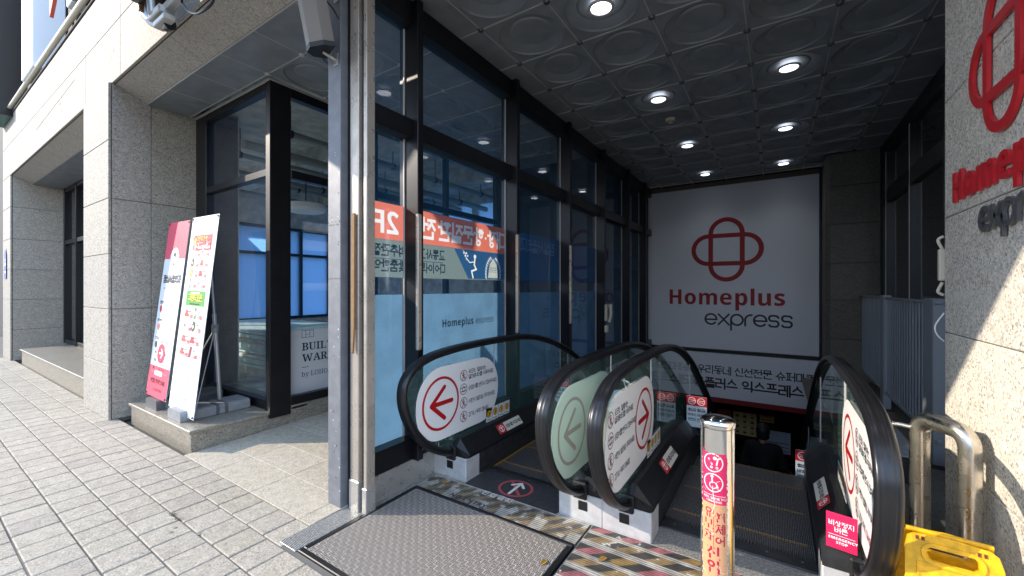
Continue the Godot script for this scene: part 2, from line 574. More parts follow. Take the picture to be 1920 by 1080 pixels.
func _ready() -> void:
	rng.seed = 7
	var cam := Camera3D.new()
	cam.name = "camera"
	add_child(cam)
	cam.position = Vector3(0, 1.5, 0)
	cam.rotation = Vector3(0, deg_to_rad(33.0), 0)
	cam.fov = 70.57
	cam.near = 0.05
	cam.far = 400.0
	cam.current = true
	var env := Environment.new()
	env.background_mode = Environment.BG_SKY
	var sky := Sky.new()
	var sm := ProceduralSkyMaterial.new()
	sm.sky_top_color = Color("8fabd2")
	sm.sky_horizon_color = Color("dfe0e0")
	sm.sky_curve = 0.18
	sm.ground_bottom_color = Color("77736c")
	sm.ground_horizon_color = Color("a9a59c")
	sm.sky_energy_multiplier = 1.4
	sky.sky_material = sm
	env.sky = sky
	env.tonemap_mode = Environment.TONE_MAPPER_LINEAR
	env.tonemap_exposure = 2.35
	env.sdfgi_enabled = true
	env.ssao_enabled = true
	env.ssil_enabled = true
	var we := WorldEnvironment.new()
	we.name = "environment"
	we.environment = env
	add_child(we)
	var sun := DirectionalLight3D.new()
	sun.name = "sun"
	add_child(sun)
	sun.basis = Basis.looking_at(SUN.normalized())
	sun.light_energy = 0.92
	sun.light_color = Color("fff1e0")
	sun.light_angular_distance = 0.5
	sun.shadow_enabled = true

	materials()
	ground()
	facade()
	shop()
	hall()
	partition()
	pier_and_side()
	basement()
	right_wall()
	escalators()
	back_banner()
	street()
	banner_stands()
	small_things()

func materials() -> void:
	speckle("granite", 1024, 0.12, 3, [[0.16, "4a4744"], [0.3, "85817b"], [0.62, "b2ada3"], [0.9, "c9c3b8"], [2.0, "ded9d0"]], 0.05)
	speckle("pale", 1024, 0.105, 11, [[0.2, "7a7875"], [0.34, "b6b3ad"], [0.6, "dedad2"], [2.0, "f0ece4"]], 0.05)
	speckle("paver", 1024, 0.17, 23, [[0.15, "67645f"], [0.4, "9c9891"], [0.75, "b4b0a8"], [2.0, "cdc9c0"]], 0.07)
	grime("grime", 512, 0.012, 41, 0.86, 1.0)
	grime("scuff", 512, 0.01, 47, 0.3, 0.5)
	grime("mottle", 512, 0.008, 53, 0.93, 1.0)
	stripes()
	M("granite", "e2e0dd", 0.75, 0.0, "granite", 1.0, {"bump": 0.06, "vc": true})
	M("pale", "f4f0ea", 0.6, 0.0, "pale", 1.0, {"bump": 0.05, "vc": true})
	M("polished", "c9c4ba", 0.35, 0.0, "granite", 1.1, {"bump": 0.02})
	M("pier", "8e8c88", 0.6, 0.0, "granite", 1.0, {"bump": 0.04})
	M("paver", "efe6d8", 0.9, 0.0, "paver", 0.9, {"bump": 0.2, "vc": true})
	M("slab", "fff6e6", 0.7, 0.0, "paver", 0.9, {"bump": 0.06, "vc": true})
	M("joint", "6a665f", 0.95, 0.0, "mottle", 1.0)
	M("asphalt", "3a3a3b", 0.95, 0.0, "grime", 0.5)
	M("frame", "121317", 0.35, 0.2)
	M("frame_worn", "1b1a1b", 0.45, 0.3, "grime", 0.8)
	M("steel", "b9b6b0", 0.85, 0.65, "", 1.5, {"rough_tex": "scuff"})
	M("chrome", "d8d5ce", 0.14, 1.0)
	M("brushed", "d3cec4", 0.75, 1.0, "", 2.0, {"rough_tex": "scuff"})
	M("bronze", "b3a99c", 0.85, 0.5, "", 1.2, {"rough_tex": "scuff"})
	M("post", "75777b", 0.55, 0.2, "mottle", 2.0)
	M("rubber", "18181a", 0.32, 0.0)
	M("black", "0e0e10", 0.5)
	M("deck", "1c1c1e", 0.42, 0.2, "grime", 2.2)
	M("dark_steel", "4b4c4d", 0.4, 0.6, "grime", 1.5)
	M("panel", "868c90", 0.5, 0.25, "mottle", 0.8)
	M("trim", "b0ada8", 0.4, 0.1)
	M("stud", "54575a", 0.35, 0.6)
	M("white", "e6e6e4", 0.5)
	M("print", "ffffff", 0.55, 0.0, "", 1.0, {"vc": true})
	M("print_gloss", "ffffff", 0.3, 0.0, "", 1.0, {"vc": true})
	M("frost", "6088a8", 0.6, 0.0, "mottle", 0.7, {"back": Color(1.25, 1.25, 1.25)})
	M("glass", "2c6690", 0.03, 0.0, "", 1.0, {"alpha": 0.26})
	M("shop_glass", "2a6496", 0.02, 0.0, "", 1.0, {"alpha": 0.07})
	M("dark_glass", "0c1c28", 0.02, 0.0, "", 1.0, {"alpha": 0.35})
	M("esc_glass", "8fc4b8", 0.03, 0.0, "", 1.0, {"alpha": 0.10})
	M("fence", "8a9096", 0.5, 0.2)
	M("red", "c81f28", 0.4)
	M("red_side", "8e1118", 0.5)
	M("grey_letter", "6a6a6a", 0.35, 0.5)
	M("wood", "8a6a48", 0.8, 0.0, "mottle", 3.0)
	M("yellow", "f0b400", 0.42, 0.0, "grime", 4.0)
	M("concrete", "d2d4ca", 0.9, 0.0, "grime", 0.5)
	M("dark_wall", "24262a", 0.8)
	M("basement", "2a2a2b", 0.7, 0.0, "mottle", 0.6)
	M("pipe", "8f9188", 0.5, 0.3)
	M("board", "c4e2e0", 0.6, 0.0, "mottle", 1.0)
	M("blue_window", "5a9ad0", 0.3, 0.0, "", 1.0, {"back": Color(0.62, 0.92, 1.25)})
	M("upper", "3d3d40", 0.8, 0.0, "grime", 0.6)
	M("speaker", "6d655c", 0.45, 0.4)
	M("plastic_grey", "8d8f90", 0.55, 0.0, "mottle", 2.0)
	M("teal", "17645f", 0.4)
	M("beige", "c9c2ad", 0.5)
	M("skin", "a87a60", 0.6)
	M("cloth", "141417", 0.9)
	M("hair", "0c0b0b", 0.6)
	M("mask", "dfe8f2", 0.8, 0.0, "", 1.0, {"back": "ffffff"})
	M("leaf", "8a6a20", 0.8)

func stripes() -> void:  # ribbed metal, tread, mat weave and worn hazard tape, computed
	var w := noise_img("fbm", 256, 0.03, 91)
	var d := PackedByteArray(); d.resize(256 * 256 * 3)
	var h := PackedByteArray(); h.resize(256 * 256)
	for y in 256:
		var g := y % 16
		for x in 256:
			var i := y * 256 + x
			var up := g < 9
			var t := (0.70 if up else 0.26) * (0.72 + 0.5 * w[i] / 255.0)
			d[i * 3] = int(t * 255); d[i * 3 + 1] = int(t * 250); d[i * 3 + 2] = int(t * 238)
			h[i] = 255 if up else 20
	texs["rib"] = tex_of(d, 256)
	texs["rib_h"] = tex_of(h, 256, Image.FORMAT_L8)
	var e := PackedByteArray(); e.resize(256 * 256 * 3)
	for y in 256:
		for x in 256:
			var i := y * 256 + x
			var up := x % 16 < 8
			var t := (0.46 if up else 0.03) * (0.6 + 0.7 * w[i] / 255.0)
			e[i * 3] = int(t * 255); e[i * 3 + 1] = int(t * 250); e[i * 3 + 2] = int(t * 245)
	texs["tread"] = tex_of(e, 256)
	var s := PackedByteArray(); s.resize(128 * 128 * 3)
	var sh := PackedByteArray(); sh.resize(128 * 128)
	for y in 128:
		for x in 128:
			var cx := (x / 32) % 2; var cy := (y / 32) % 2
			var lx := x % 32; var ly := y % 32
			var bar := false
			if (cx + cy) % 2 == 0:
				bar = (lx % 11 < 6) and ly > 3 and ly < 29
			else:
				bar = (ly % 11 < 6) and lx > 3 and lx < 29
			var i := y * 128 + x
			var q := w[(y * 2 % 256) * 256 + x * 2 % 256] / 255.0
			var c := Color("a0968a") if not bar else Color("443f3b")
			c = c * (0.75 + 0.5 * q)
			s[i * 3] = clampi(c.r8, 0, 255); s[i * 3 + 1] = clampi(c.g8, 0, 255); s[i * 3 + 2] = clampi(c.b8, 0, 255)
			sh[i] = 40 if bar else 220
	texs["weave"] = tex_of(s, 128)
	texs["weave_h"] = tex_of(sh, 128, Image.FORMAT_L8)
	# worn tape in diagonal blocks: two sheets of 512 by 512
	for sheet in 2:
		var wear := noise_img("fbm", 512, 0.013, 60 + sheet)
		var fine := noise_img("cell", 512, 0.14, 70 + sheet)
		var o := PackedByteArray(); o.resize(512 * 512 * 3)
		for y in 512:
			for x in 512:
				var i := y * 512 + x
				var g := (y % 12) < 7
				var q := 0.75 + 0.4 * wear[i] / 255.0
				var c := (Color("bdb9ae") if g else Color("7d7a72")) * q
				var row := y / (82 if sheet == 0 else 64)
				var iny := y % (82 if sheet == 0 else 64)
				var tape := false
				var tc := Color("1f1e1d")
				if sheet == 0:   # rows of ochre and black, with rose between
					tape = iny < 50 or (row % 2 == 1 and iny < 58)
					var ph := (x + iny) % 110
					tc = Color("3c3936") if ph < 55 else (Color("94794e") if row % 2 == 0 else Color("ad6468"))
					if row % 2 == 1 and ph >= 55 and (x / 110 + row) % 4 == 0: tc = Color("9b7a42")
				else:            # one broken line of ochre and black
					tape = row == 3 or row == 4 and (x / 60) % 3 != 0
					var ph := (x + y) % 80
					tc = Color("35322e") if ph < 40 else Color("96743f")
				var lost := wear[i] * 0.92 + fine[i] * 0.08
				if tape and lost < (205 if sheet == 0 else 165):
					c = tc.lerp(c, 0.12 if sheet == 0 else 0.5) * (q if g else q * 0.8)
				o[i * 3] = clampi(c.r8, 0, 255); o[i * 3 + 1] = clampi(c.g8, 0, 255); o[i * 3 + 2] = clampi(c.b8, 0, 255)
		texs["tape%d" % sheet] = tex_of(o, 512)
	M("rib", "ffffff", 0.45, 0.15, "rib", 7.0, {"bump": 0.2})
	M("tread", "ffffff", 0.45, 0.2, "tread", 7.0)
	M("weave", "ffffff", 0.9, 0.0, "weave", 8.5, {"bump": 0.2})
	for i in 2:
		M("tape%d" % i, "ffffff", 0.55, 0.2, "tape%d" % i, 1.0, {"uv": true})

# ---------------------------------------------------------------- ground
func ground() -> void:
	var g := MB.new()
	var y := -0.06
	g.quado(Vector3(-200, y, -1.46), Vector3(200, y, -1.46), Vector3(200, y, 200), Vector3(-200, y, 200), Vector3.UP)
	g.quado(Vector3(-200, y, -200), Vector3(-14.2, y, -200), Vector3(-14.2, y, -1.46), Vector3(-200, y, -1.46), Vector3.UP)
	g.quado(Vector3(-14.2, y, -3.4), Vector3(-4.45, y, -3.4), Vector3(-4.45, y, -1.46), Vector3(-14.2, y, -1.46), Vector3.UP)
	struct("ground", g, M("joint"))
	var road := MB.new()
	road.quado(Vector3(-200, -0.05, 4.2), Vector3(200, -0.05, 4.2), Vector3(200, -0.05, 13.0), Vector3(-200, -0.05, 13.0), Vector3.UP)
	struct("road", road, M("asphalt"))
	var kerb := bx(Vector3(-60, -0.05, 4.0), Vector3(60, 0.02, 4.2), 0.02)
	struct("kerb", kerb, M("granite"))
	# pavement of square pavers
	var pv := MB.new()
	pv.quado(Vector3(-14.2, -0.007, -1.46), Vector3(3.0, -0.007, -1.46), Vector3(3.0, -0.007, 4.0), Vector3(-14.2, -0.007, 4.0), Vector3.UP)
	var pave := struct("pavement", pv, M("joint"))
	var kinds: Array = []
	for i in 8:
		var m := MB.new()
		m.col = Color(1, 1, 1) * rng.randf_range(0.86, 1.06)
		m.col = Color(m.col.r, m.col.g * rng.randf_range(0.98, 1.0), m.col.b * rng.randf_range(0.95, 1.0))
		m.box(Vector3(-0.1, -0.04, -0.1015), Vector3(0.1, 0.0, 0.1015), 0.005)
		kinds.append(m.mesh())
	var far: Array = []
	var spots: Array = []
	for r in 16:
		var z := -1.355 + r * 0.21
		for k in 76:
			var x := -13.9 + k * 0.207
			if x > -0.95 and z < -1.25: continue
			if x > -2.4 and x < -0.95 and z < -1.2: continue
			if x > 1.8: continue
			spots.append(Vector3(x + (0.06 if r % 2 else 0.0), 0, z))
	var eye := cam_dir()
	spots.sort_custom(func(a, b): return seen_size(a, eye) > seen_size(b, eye))
	for i in spots.size():
		var p: Vector3 = spots[i]
		p.y = rng.randf_range(-0.002, 0.0015)
		var b := Basis(Vector3.UP, rng.randf_range(-0.008, 0.008)) * Basis(Vector3.RIGHT, rng.randf_range(-0.006, 0.006)) * Basis(Vector3.BACK, rng.randf_range(-0.006, 0.006))
		if i < 300:
			mi("paver", kinds[rng.randi() % 8], M("paver"), pave, Transform3D(b, p))
		else:
			far.append(Transform3D(b, p))
	var mm := MultiMesh.new()
	mm.transform_format = MultiMesh.TRANSFORM_3D
	mm.mesh = kinds[0]
	mm.instance_count = far.size()
	for i in far.size():
		mm.set_instance_transform(i, far[i])
	var mmi := MultiMeshInstance3D.new()
	mmi.name = "far_pavers"
	mmi.multimesh = mm
	mmi.material_override = M("paver")
	mmi.set_meta("kind", "stuff")
	pave.add_child(mmi, true)
	# alcove floor of granite slabs, rising a little towards the back
	var al := MB.new()
	al.quado(Vector3(-4.46, -0.014, -1.46), Vector3(-2.47, -0.014, -1.46), Vector3(-2.47, 0.12, -6.4), Vector3(-4.46, 0.12, -6.4), Vector3.UP)
	var alc := struct("alcove_floor", al, M("joint"))
	var xs := [-4.46, -3.88, -3.24, -2.6, -2.47]
	for r in 16:
		var z0 := -1.462 - r * 0.305
		for k in 4:
			var m := MB.new()
			m.col = Color(1, 0.99, 0.97) * rng.randf_range(0.94, 1.05)
			var w: float = xs[k + 1] - xs[k]
			m.box(Vector3(0.0015, -0.03, -0.302), Vector3(w - 0.0015, 0, 0), 0.002)
			mi("slab", m.mesh(), M("slab"), alc, Transform3D(Basis(Vector3.RIGHT, atan2(0.134, 4.94)), Vector3(xs[k], r * 0.305 * 0.0271, z0)))
	# entrance floor: ribbed aluminium plates round a sunk mat
	var en := MB.new()
	en.quado(Vector3(-2.47, -0.02, -2.44), Vector3(0.77, -0.02, -2.44), Vector3(0.77, -0.02, -1.26), Vector3(-2.47, -0.02, -1.26), Vector3.UP)
	en.quado(Vector3(0.35, -0.02, -8.45), Vector3(1.4, -0.02, -8.45), Vector3(1.4, -0.02, -2.44), Vector3(0.35, -0.02, -2.44), Vector3.UP)
	var ent := struct("entrance_floor", en, M("joint"))
	var plate := func(x0: float, z0: float, x1: float, z1: float) -> void:
		pt(ent, "ribbed_plate", bx(Vector3(x0 + 0.002, -0.03, z0 + 0.002), Vector3(x1 - 0.002, 0.0, z1 - 0.002), 0.003), M("rib"))
	plate.call(-2.47, -2.2, -2.3, -1.27)
	plate.call(-0.985, -1.85, 0.77, -1.27)
	plate.call(0.25, -2.44, 0.77, -1.85)
	pt(ent, "ribbed_plate", bx(Vector3(-2.47, -0.03, -2.438), Vector3(-0.99, -0.003, -2.2), 0.003), M("rib"))
	pt(ent, "ribbed_plate", bx(Vector3(-0.98, -0.03, -2.438), Vector3(0.25, -0.003, -1.85), 0.003), M("rib"))
	var tp := MB.new()
	tp.quaduv(Vector3(-0.97, 0.001, -1.86), Vector3(0.25, 0.001, -1.86), Vector3(0.25, 0.001, -2.436), Vector3(-0.97, 0.001, -2.436), Vector2(0, 1), Vector2(1.5, 1), Vector2(1.5, 0.2), Vector2(0, 0.2))
	pt(ent, "hazard_tape", tp, M("tape0"))
	var tq := MB.new()
	tq.quaduv(Vector3(-2.3, 0.001, -2.2), Vector3(-0.99, 0.001, -2.2), Vector3(-0.99, 0.001, -2.436), Vector3(-2.3, 0.001, -2.436), Vector2(0, 0.62), Vector2(1.8, 0.62), Vector2(1.8, 0.33), Vector2(0, 0.33))
	pt(ent, "hazard_tape", tq, M("tape1"))
	var no := PR.new(Vector3(-1.98, 0.004, -2.215), Vector3(1, 0, 0), Vector3(0, 0, -1), 0.001)
	no.text("NO ENTRY", 0.0, 0.0, 0.042, LC("3a3732"), "sansb", 1.15)
	pt(ent, "lettering", no.mb, M("print"))
	var land := bx(Vector3(0.52, -0.03, -8.44), Vector3(1.36, 0.0, -2.445), 0.004)
	pt(ent, "granite_floor", land, M("pier"))
	# the sunk mat
	var mt := T("entrance_mat", "large grey-brown woven entrance mat with a black rubber border", "mat", Vector3(-1.64, 0, -1.73))
	pt(mt, "weave", bx(Vector3(-2.255, -0.02, -2.16), Vector3(-1.02, 0.006, -1.315), 0.003), M("weave"))
	var bd := MB.new()
	for q in [[-2.29, -2.195, -0.99, -2.16], [-2.29, -1.315, -0.99, -1.28], [-2.29, -2.16, -2.255, -1.315], [-1.02, -2.16, -0.99, -1.315]]:
		bd.box(Vector3(q[0], -0.02, q[1]), Vector3(q[2], 0.008, q[3]), 0.004)
	pt(mt, "border", bd, M("black"))

func cam_dir() -> Vector3:
	return Vector3(-sin(deg_to_rad(33.0)), 0, -cos(deg_to_rad(33.0)))

func seen_size(p: Vector3, d: Vector3) -> float:
	var q := p - Vector3(0, 1.5, 0)
	var z := q.dot(d)
	if z < 0.4: return 0.0
	var side := q.dot(Vector3(cos(deg_to_rad(33.0)), 0, -sin(deg_to_rad(33.0)))) / z
	if absf(side) > 1.32 or absf(q.y / z) > 0.74: return 0.001 / q.length()
	return 1.0 / z / z

# ---------------------------------------------------------------- the stone front
func stone(th: Node3D, lo: Vector3, hi: Vector3, m := "granite") -> void:
	var mb := MB.new()
	mb.col = Color(1, 1, 1) * rng.randf_range(0.90, 1.04)
	mb.col.b *= rng.randf_range(0.96, 1.0)
	mb.box(lo + Vector3(0.0025, 0.0025, 0.0025), hi - Vector3(0.0025, 0.0025, 0.0025), 0.004)
	pt(th, "stone_panel", mb, M(m))

func facade() -> void:
	var b := T("stone_building_front", "speckled granite building front with square columns and a deep lintel", "building", Vector3(-7, 0, -1.6))
	var core := MB.new()
	core.box(Vector3(-7.37, -0.04, -2.7), Vector3(-6.35, 3.84, -1.39))
	core.box(Vector3(-14.2, -0.04, -2.7), Vector3(-13.26, 3.84, -1.42))
	core.box(Vector3(-14.2, 3.88, -1.79), Vector3(2.4, 5.02, -1.415))
	core.box(Vector3(-10.2, 4.05, -9.6), Vector3(4.5, 4.3, -1.8))
	core.box(Vector3(-14.2, 3.80, -2.9), Vector3(-10.2, 4.05, -1.8))
	core.box(Vector3(-13.26, -0.04, -2.95), Vector3(-10.0, 3.8, -2.75))
	pt(b, "core", core, M("joint"))
	var lv := [0.0, 0.633, 1.26, 1.89, 2.521, 3.179, 3.83]
	for i in 6:
		stone(b, Vector3(-7.39, lv[i], -1.40), Vector3(-6.33, lv[i + 1], -1.37))
		stone(b, Vector3(-14.2, lv[i], -1.43), Vector3(-13.24, lv[i + 1], -1.40))
		stone(b, Vector3(-13.27, lv[i], -2.26), Vector3(-13.24, lv[i + 1], -1.435))
		stone(b, Vector3(-7.39, lv[i], -2.26), Vector3(-7.36, lv[i + 1], -1.405))
	for r in [[0.0, 1.26], [1.26, 2.521], [2.521, 3.83]]:
		stone(b, Vector3(-6.36, r[0], -1.751), Vector3(-6.33, r[1], -1.403))
		stone(b, Vector3(-6.36, r[0], -2.27), Vector3(-6.33, r[1], -1.751))
	var xs := [-14.2, -13.0, -11.97, -10.85, -10.05, -8.74, -7.45, -6.03, -4.62, -3.2, -1.8, -0.4, 1.0, 2.4]
	for i in xs.size() - 1:
		stone(b, Vector3(xs[i], 3.83, -1.43), Vector3(xs[i + 1], 4.476, -1.40))
		stone(b, Vector3(xs[i], 4.476, -1.43), Vector3(xs[i + 1], 5.03, -1.40))
	for q in [[-13.24, -11.3, -10.25, -8.8, -7.39], [-6.33, -4.7, -3.2, -1.8, -0.4, 1.0, 2.4]]:
		for i in q.size() - 1:   # the underside of the lintel falls a little towards the ceiling behind it
			var m := MB.new()
			m.xf = Transform3D(Basis(Vector3(0, 0, -1), Vector3(0, 1, 0), Vector3(1, 0, 0)), Vector3.ZERO)
			m.prism(PackedVector2Array([Vector2(1.433, 3.83), Vector2(1.7, 3.70), Vector2(1.72, 3.74), Vector2(1.45, 3.87)]), q[i] + 0.003, q[i + 1] - 0.003)
			pt(b, "stone_panel", m, M("granite"))
	pt(b, "edge_trim", bx(Vector3(-6.33, 3.688, -1.712), Vector3(2.4, 3.70, -1.703)), M("trim"))
	var cap := MB.new()
	cap.box(Vector3(-14.2, 5.032, -1.9), Vector3(2.4, 5.06, -1.385), 0.006)
	pt(b, "ledge", cap, M("upper"))
	var lg := MB.new()
	lg.cyl(Vector3(-14.2, 5.12, -1.36), Vector3(2.4, 5.12, -1.36), 0.035, 10)
	pt(b, "ledge_rail", lg, M("beige"))
	var up := bx(Vector3(-14.2, 5.05, -2.3), Vector3(2.4, 9.5, -1.9))
	pt(b, "upper_wall", up, M("upper"))
	for x in [-12.4, -8.9, -5.4]:
		var wf := MB.new()
		for q in [[x - 0.06, 5.1, x, 7.4], [x + 1.1, 5.1, x + 1.16, 7.4], [x, 5.1, x + 1.1, 5.16], [x, 7.34, x + 1.1, 7.4], [x + 0.52, 5.16, x + 0.58, 7.34]]:
			wf.box(Vector3(q[0], q[1], -1.9), Vector3(q[2], q[3], -1.85), 0.005)
		var w := pt(b, "window", wf, M("frame"))
		var pn := MB.new()
		pn.quado(Vector3(x, 5.16, -1.88), Vector3(x + 1.1, 5.16, -1.88), Vector3(x + 1.1, 7.34, -1.88), Vector3(x, 7.34, -1.88), Vector3.BACK)
		mi("pane", pn.mesh(), M("shop_glass"), w)
	for x in [-13.4, -11.6, -9.8, -7.2, -6.2]:
		pt(b, "wall_panel", bx(Vector3(x, 5.08, -1.899), Vector3(x + 0.7, 7.0, -1.88), 0.004), M("upper"))
	# stains and old fixings on the lintel: dark drilled holes and an old cable scar
	var pr := PR.new(Vector3(0, 0, -1.40), Vector3(1, 0, 0), Vector3(0, 1, 0), 0.002)
	for q in [[-8.83, 4.16], [-8.80, 4.08], [-6.38, 4.12], [-6.30, 4.16], [-6.43, 4.06]]:
		pr.line([Vector2(q[0], q[1]), Vector2(q[0] + 0.02, q[1] + 0.05)], 0.012, LC("3a3733"))
	pr.line([Vector2(-10.6, 4.20), Vector2(-8.0, 4.34)], 0.016, LC("8d8375"))
	pr.line([Vector2(-8.95, 4.4), Vector2(-8.95, 4.22), Vector2(-8.83, 4.22)], 0.014, LC("6e675f"))
	pt(b, "fixing_mark", pr.mb, M("print"))
	# blue house-number plate on the far column
	var hp := PR.new(Vector3(-13.9, 1.7, -1.40), Vector3(1, 0, 0), Vector3(0, 1, 0), 0.012)
	hp.poly(PackedVector2Array([Vector2(0, 0), Vector2(0.26, 0), Vector2(0.26, 0.5), Vector2(0.13, 0.66), Vector2(0, 0.5)]), LC("2f5fa8"))
	hp.up()
	hp.hangul("길", 0.06, 0.28, 0.14, 0.018, LC("e8eef6"))
	hp.rect(0.05, 0.12, 0.2, 0.16, LC("e8eef6"))
	pt(b, "number_plate", hp.mb, M("print"))

	# recessed doorway in the far bay
	var d := T("recessed_shop_door", "dark framed glass shop door at the back of the far recess", "door", Vector3(-10, 0.29, -2.2))
	var fr := MB.new()
	for x in [-13.2, -12.2, -11.2, -9.8, -8.4, -7.47]:
		fr.box(Vector3(x, 0.29, -2.26), Vector3(x + 0.08, 3.69, -2.14), 0.006)
	for y in [0.29, 2.45, 3.6]:
		fr.box(Vector3(-13.12, y + 0.001, -2.25), Vector3(-7.47, y + 0.09, -2.15), 0.006)
	pt(d, "frame", fr, M("frame"))
	var gp := MB.new()
	gp.quado(Vector3(-13.2, 0.3, -2.2), Vector3(-9.8, 0.3, -2.2), Vector3(-9.8, 3.69, -2.2), Vector3(-13.2, 3.69, -2.2), Vector3.BACK)
	pt(d, "pane", gp, M("dark_glass"))
	var gq := MB.new()
	gq.quado(Vector3(-9.8, 0.3, -2.2), Vector3(-7.4, 0.3, -2.2), Vector3(-7.4, 3.69, -2.2), Vector3(-9.8, 3.69, -2.2), Vector3.BACK)
	pt(d, "pane", gq, M("shop_glass"))
	var cl := MB.new()
	cl.box(Vector3(-13.24, CEIL, -2.9), Vector3(-7.39, 3.72, -1.705))
	pt(d, "soffit", cl, M("panel"))

	var s1 := T("granite_doorstep", "long low granite step under the far recess", "step", Vector3(-10, 0, -1.9))
	pt(s1, "riser", bx(Vector3(-12.5, -0.04, -2.75), Vector3(-7.4, 0.262, -1.47), 0.004), M("polished"))
	for x in [-12.53, -11.25, -9.97, -8.69]:
		pt(s1, "tread_slab", bx(Vector3(x, 0.264, -2.75), Vector3(minf(x + 1.277, -7.395), 0.294, -1.445), 0.005), M("polished"))
	var s2 := T("granite_plinth_step", "low granite step under the corner shop window, banner stands on it", "step", Vector3(-5.3, 0, -1.85))
	pt(s2, "riser", bx(Vector3(-6.12, -0.04, -2.6), Vector3(-4.47, 0.168, -1.515), 0.004), M("polished"))
	for q in [[-6.15, -5.3], [-5.297, -4.45]]:
		pt(s2, "tread_slab", bx(Vector3(q[0], 0.17, -2.6), Vector3(q[1], 0.2, -1.497), 0.005), M("polished"))

# ---------------------------------------------------------------- glazed corner shop
func shop() -> void:
	var s := T("corner_shop_window", "black framed glass corner of the empty shop above the granite step", "shop window", Vector3(-4.6, 0.2, -2.3))
	pt(s, "corner_post", bx(Vector3(-4.53, 0.13, -2.41), Vector3(-4.44, 3.69, -2.19), 0.004), M("frame_worn"))
	var fr := MB.new()
	fr.box(Vector3(-6.33, 0.2, -2.3), Vector3(-6.03, 3.69, -2.2), 0.005)
	fr.box(Vector3(-6.03, 0.201, -2.29), Vector3(-4.532, 0.3, -2.205), 0.005)
	fr.box(Vector3(-6.03, 3.6, -2.29), Vector3(-4.532, 3.69, -2.205), 0.005)
	fr.box(Vector3(-6.03, 2.69, -2.29), Vector3(-4.532, 2.77, -2.203), 0.005)
	fr.box(Vector3(-4.53, 0.22, -6.4), Vector3(-4.44, 0.31, -2.412), 0.005)
	fr.box(Vector3(-4.53, 3.58, -6.4), Vector3(-4.44, 3.69, -2.412), 0.005)
	fr.box(Vector3(-4.53, 2.70, -6.4), Vector3(-4.44, 2.79, -2.412), 0.005)
	for z in [-3.5, -4.9, -6.3]:
		for y in [[0.312, 2.698], [2.792, 3.578]]:
			fr.box(Vector3(-4.529, y[0], z - 0.07), Vector3(-4.441, y[1], z), 0.005)
	pt(s, "frame", fr, M("frame"))
	for q in [[0.3, 2.69], [2.77, 3.6]]:
		var p := MB.new()
		p.quado(Vector3(-6.04, q[0], -2.245), Vector3(-4.53, q[0], -2.245), Vector3(-4.53, q[1], -2.245), Vector3(-6.04, q[1], -2.245), Vector3.BACK)
		pt(s, "pane", p, M("shop_glass"))
	for q in [[0.31, 2.70], [2.79, 3.58]]:
		for z in [[-2.41, -3.43], [-3.5, -4.83], [-4.9, -6.23]]:
			var p := MB.new()
			p.quado(Vector3(-4.485, q[0], z[0]), Vector3(-4.485, q[0], z[1]), Vector3(-4.485, q[1], z[1]), Vector3(-4.485, q[1], z[0]), Vector3.RIGHT)
			pt(s, "pane", p, M("shop_glass"))
	pt(s, "stone_base", bx(Vector3(-4.56, -0.06, -6.4), Vector3(-4.45, 0.218, -2.42), 0.004), M("polished"))
	# the shell of the shop
	var sh := MB.new()
	sh.box(Vector3(-10.2, 0.1, -8.2), Vector3(-4.56, 0.19, -2.31))
	var fl := struct("shop_floor", sh, M("concrete"))
	var ce := MB.new()
	ce.box(Vector3(-10.2, 3.9, -8.2), Vector3(-4.44, 4.04, -2.2))
	ce.box(Vector3(-9.98, 3.62, -4.3), Vector3(-4.62, 3.9, -3.95))
	ce.box(Vector3(-9.98, 3.62, -6.6), Vector3(-4.62, 3.9, -6.25))
	struct("shop_ceiling", ce, M("concrete"))
	var wl := MB.new()
	wl.box(Vector3(-10.2, 0.19, -8.2), Vector3(-10.0, 0.75, -2.95))
	wl.box(Vector3(-10.2, 2.97, -8.2), Vector3(-10.0, 3.9, -2.95))
	wl.box(Vector3(-10.2, 0.75, -8.2), Vector3(-10.0, 2.97, -7.3))
	wl.box(Vector3(-10.2, 0.75, -3.3), Vector3(-10.0, 2.97, -2.95))
	wl.box(Vector3(-9.99, 0.19, -8.2), Vector3(-4.56, 2.3, -8.0))  # upper band of the back wall left open, added to light the interior
	wl.box(Vector3(-9.99, 3.6, -8.2), Vector3(-4.56, 3.9, -8.0))
	for x in [-9.99, -8.2, -6.4, -4.75]:
		wl.box(Vector3(x, 2.301, -8.19), Vector3(x + 0.15, 3.599, -8.01))
	wl.box(Vector3(-7.39, 0.19, -2.72), Vector3(-6.36, 3.89, -2.705))
	struct("shop_wall", wl, M("concrete"))
	var bw := T("shop_side_windows", "row of blue tinted windows across the far side of the empty shop, plus an added back pane", "window", Vector3(-10, 0.75, -5.3))
	var bf := MB.new()
	for z in [-3.36, -4.15, -4.95, -5.7, -6.45, -7.3]:
		bf.box(Vector3(-10.06, 0.75, z), Vector3(-9.95, 2.97, z + 0.06), 0.004)
	for y in [0.751, 2.28, 2.90]:
		bf.box(Vector3(-10.055, y, -7.24), Vector3(-9.955, y + 0.065, -3.362), 0.004)
	pt(bw, "frame", bf, M("frame"))
	var bp := MB.new()
	bp.quado(Vector3(-10.0, 0.76, -7.29), Vector3(-10.0, 0.76, -3.31), Vector3(-10.0, 2.96, -3.31), Vector3(-10.0, 2.96, -7.29), Vector3.RIGHT)
	bp.quado(Vector3(-9.99, 2.3, -8.1), Vector3(-4.56, 2.3, -8.1), Vector3(-4.56, 3.6, -8.1), Vector3(-9.99, 3.6, -8.1), Vector3.BACK)  # unseen back wall pane, added so that sky light reaches the shop
	pt(bw, "pane", bp, M("blue_window"))
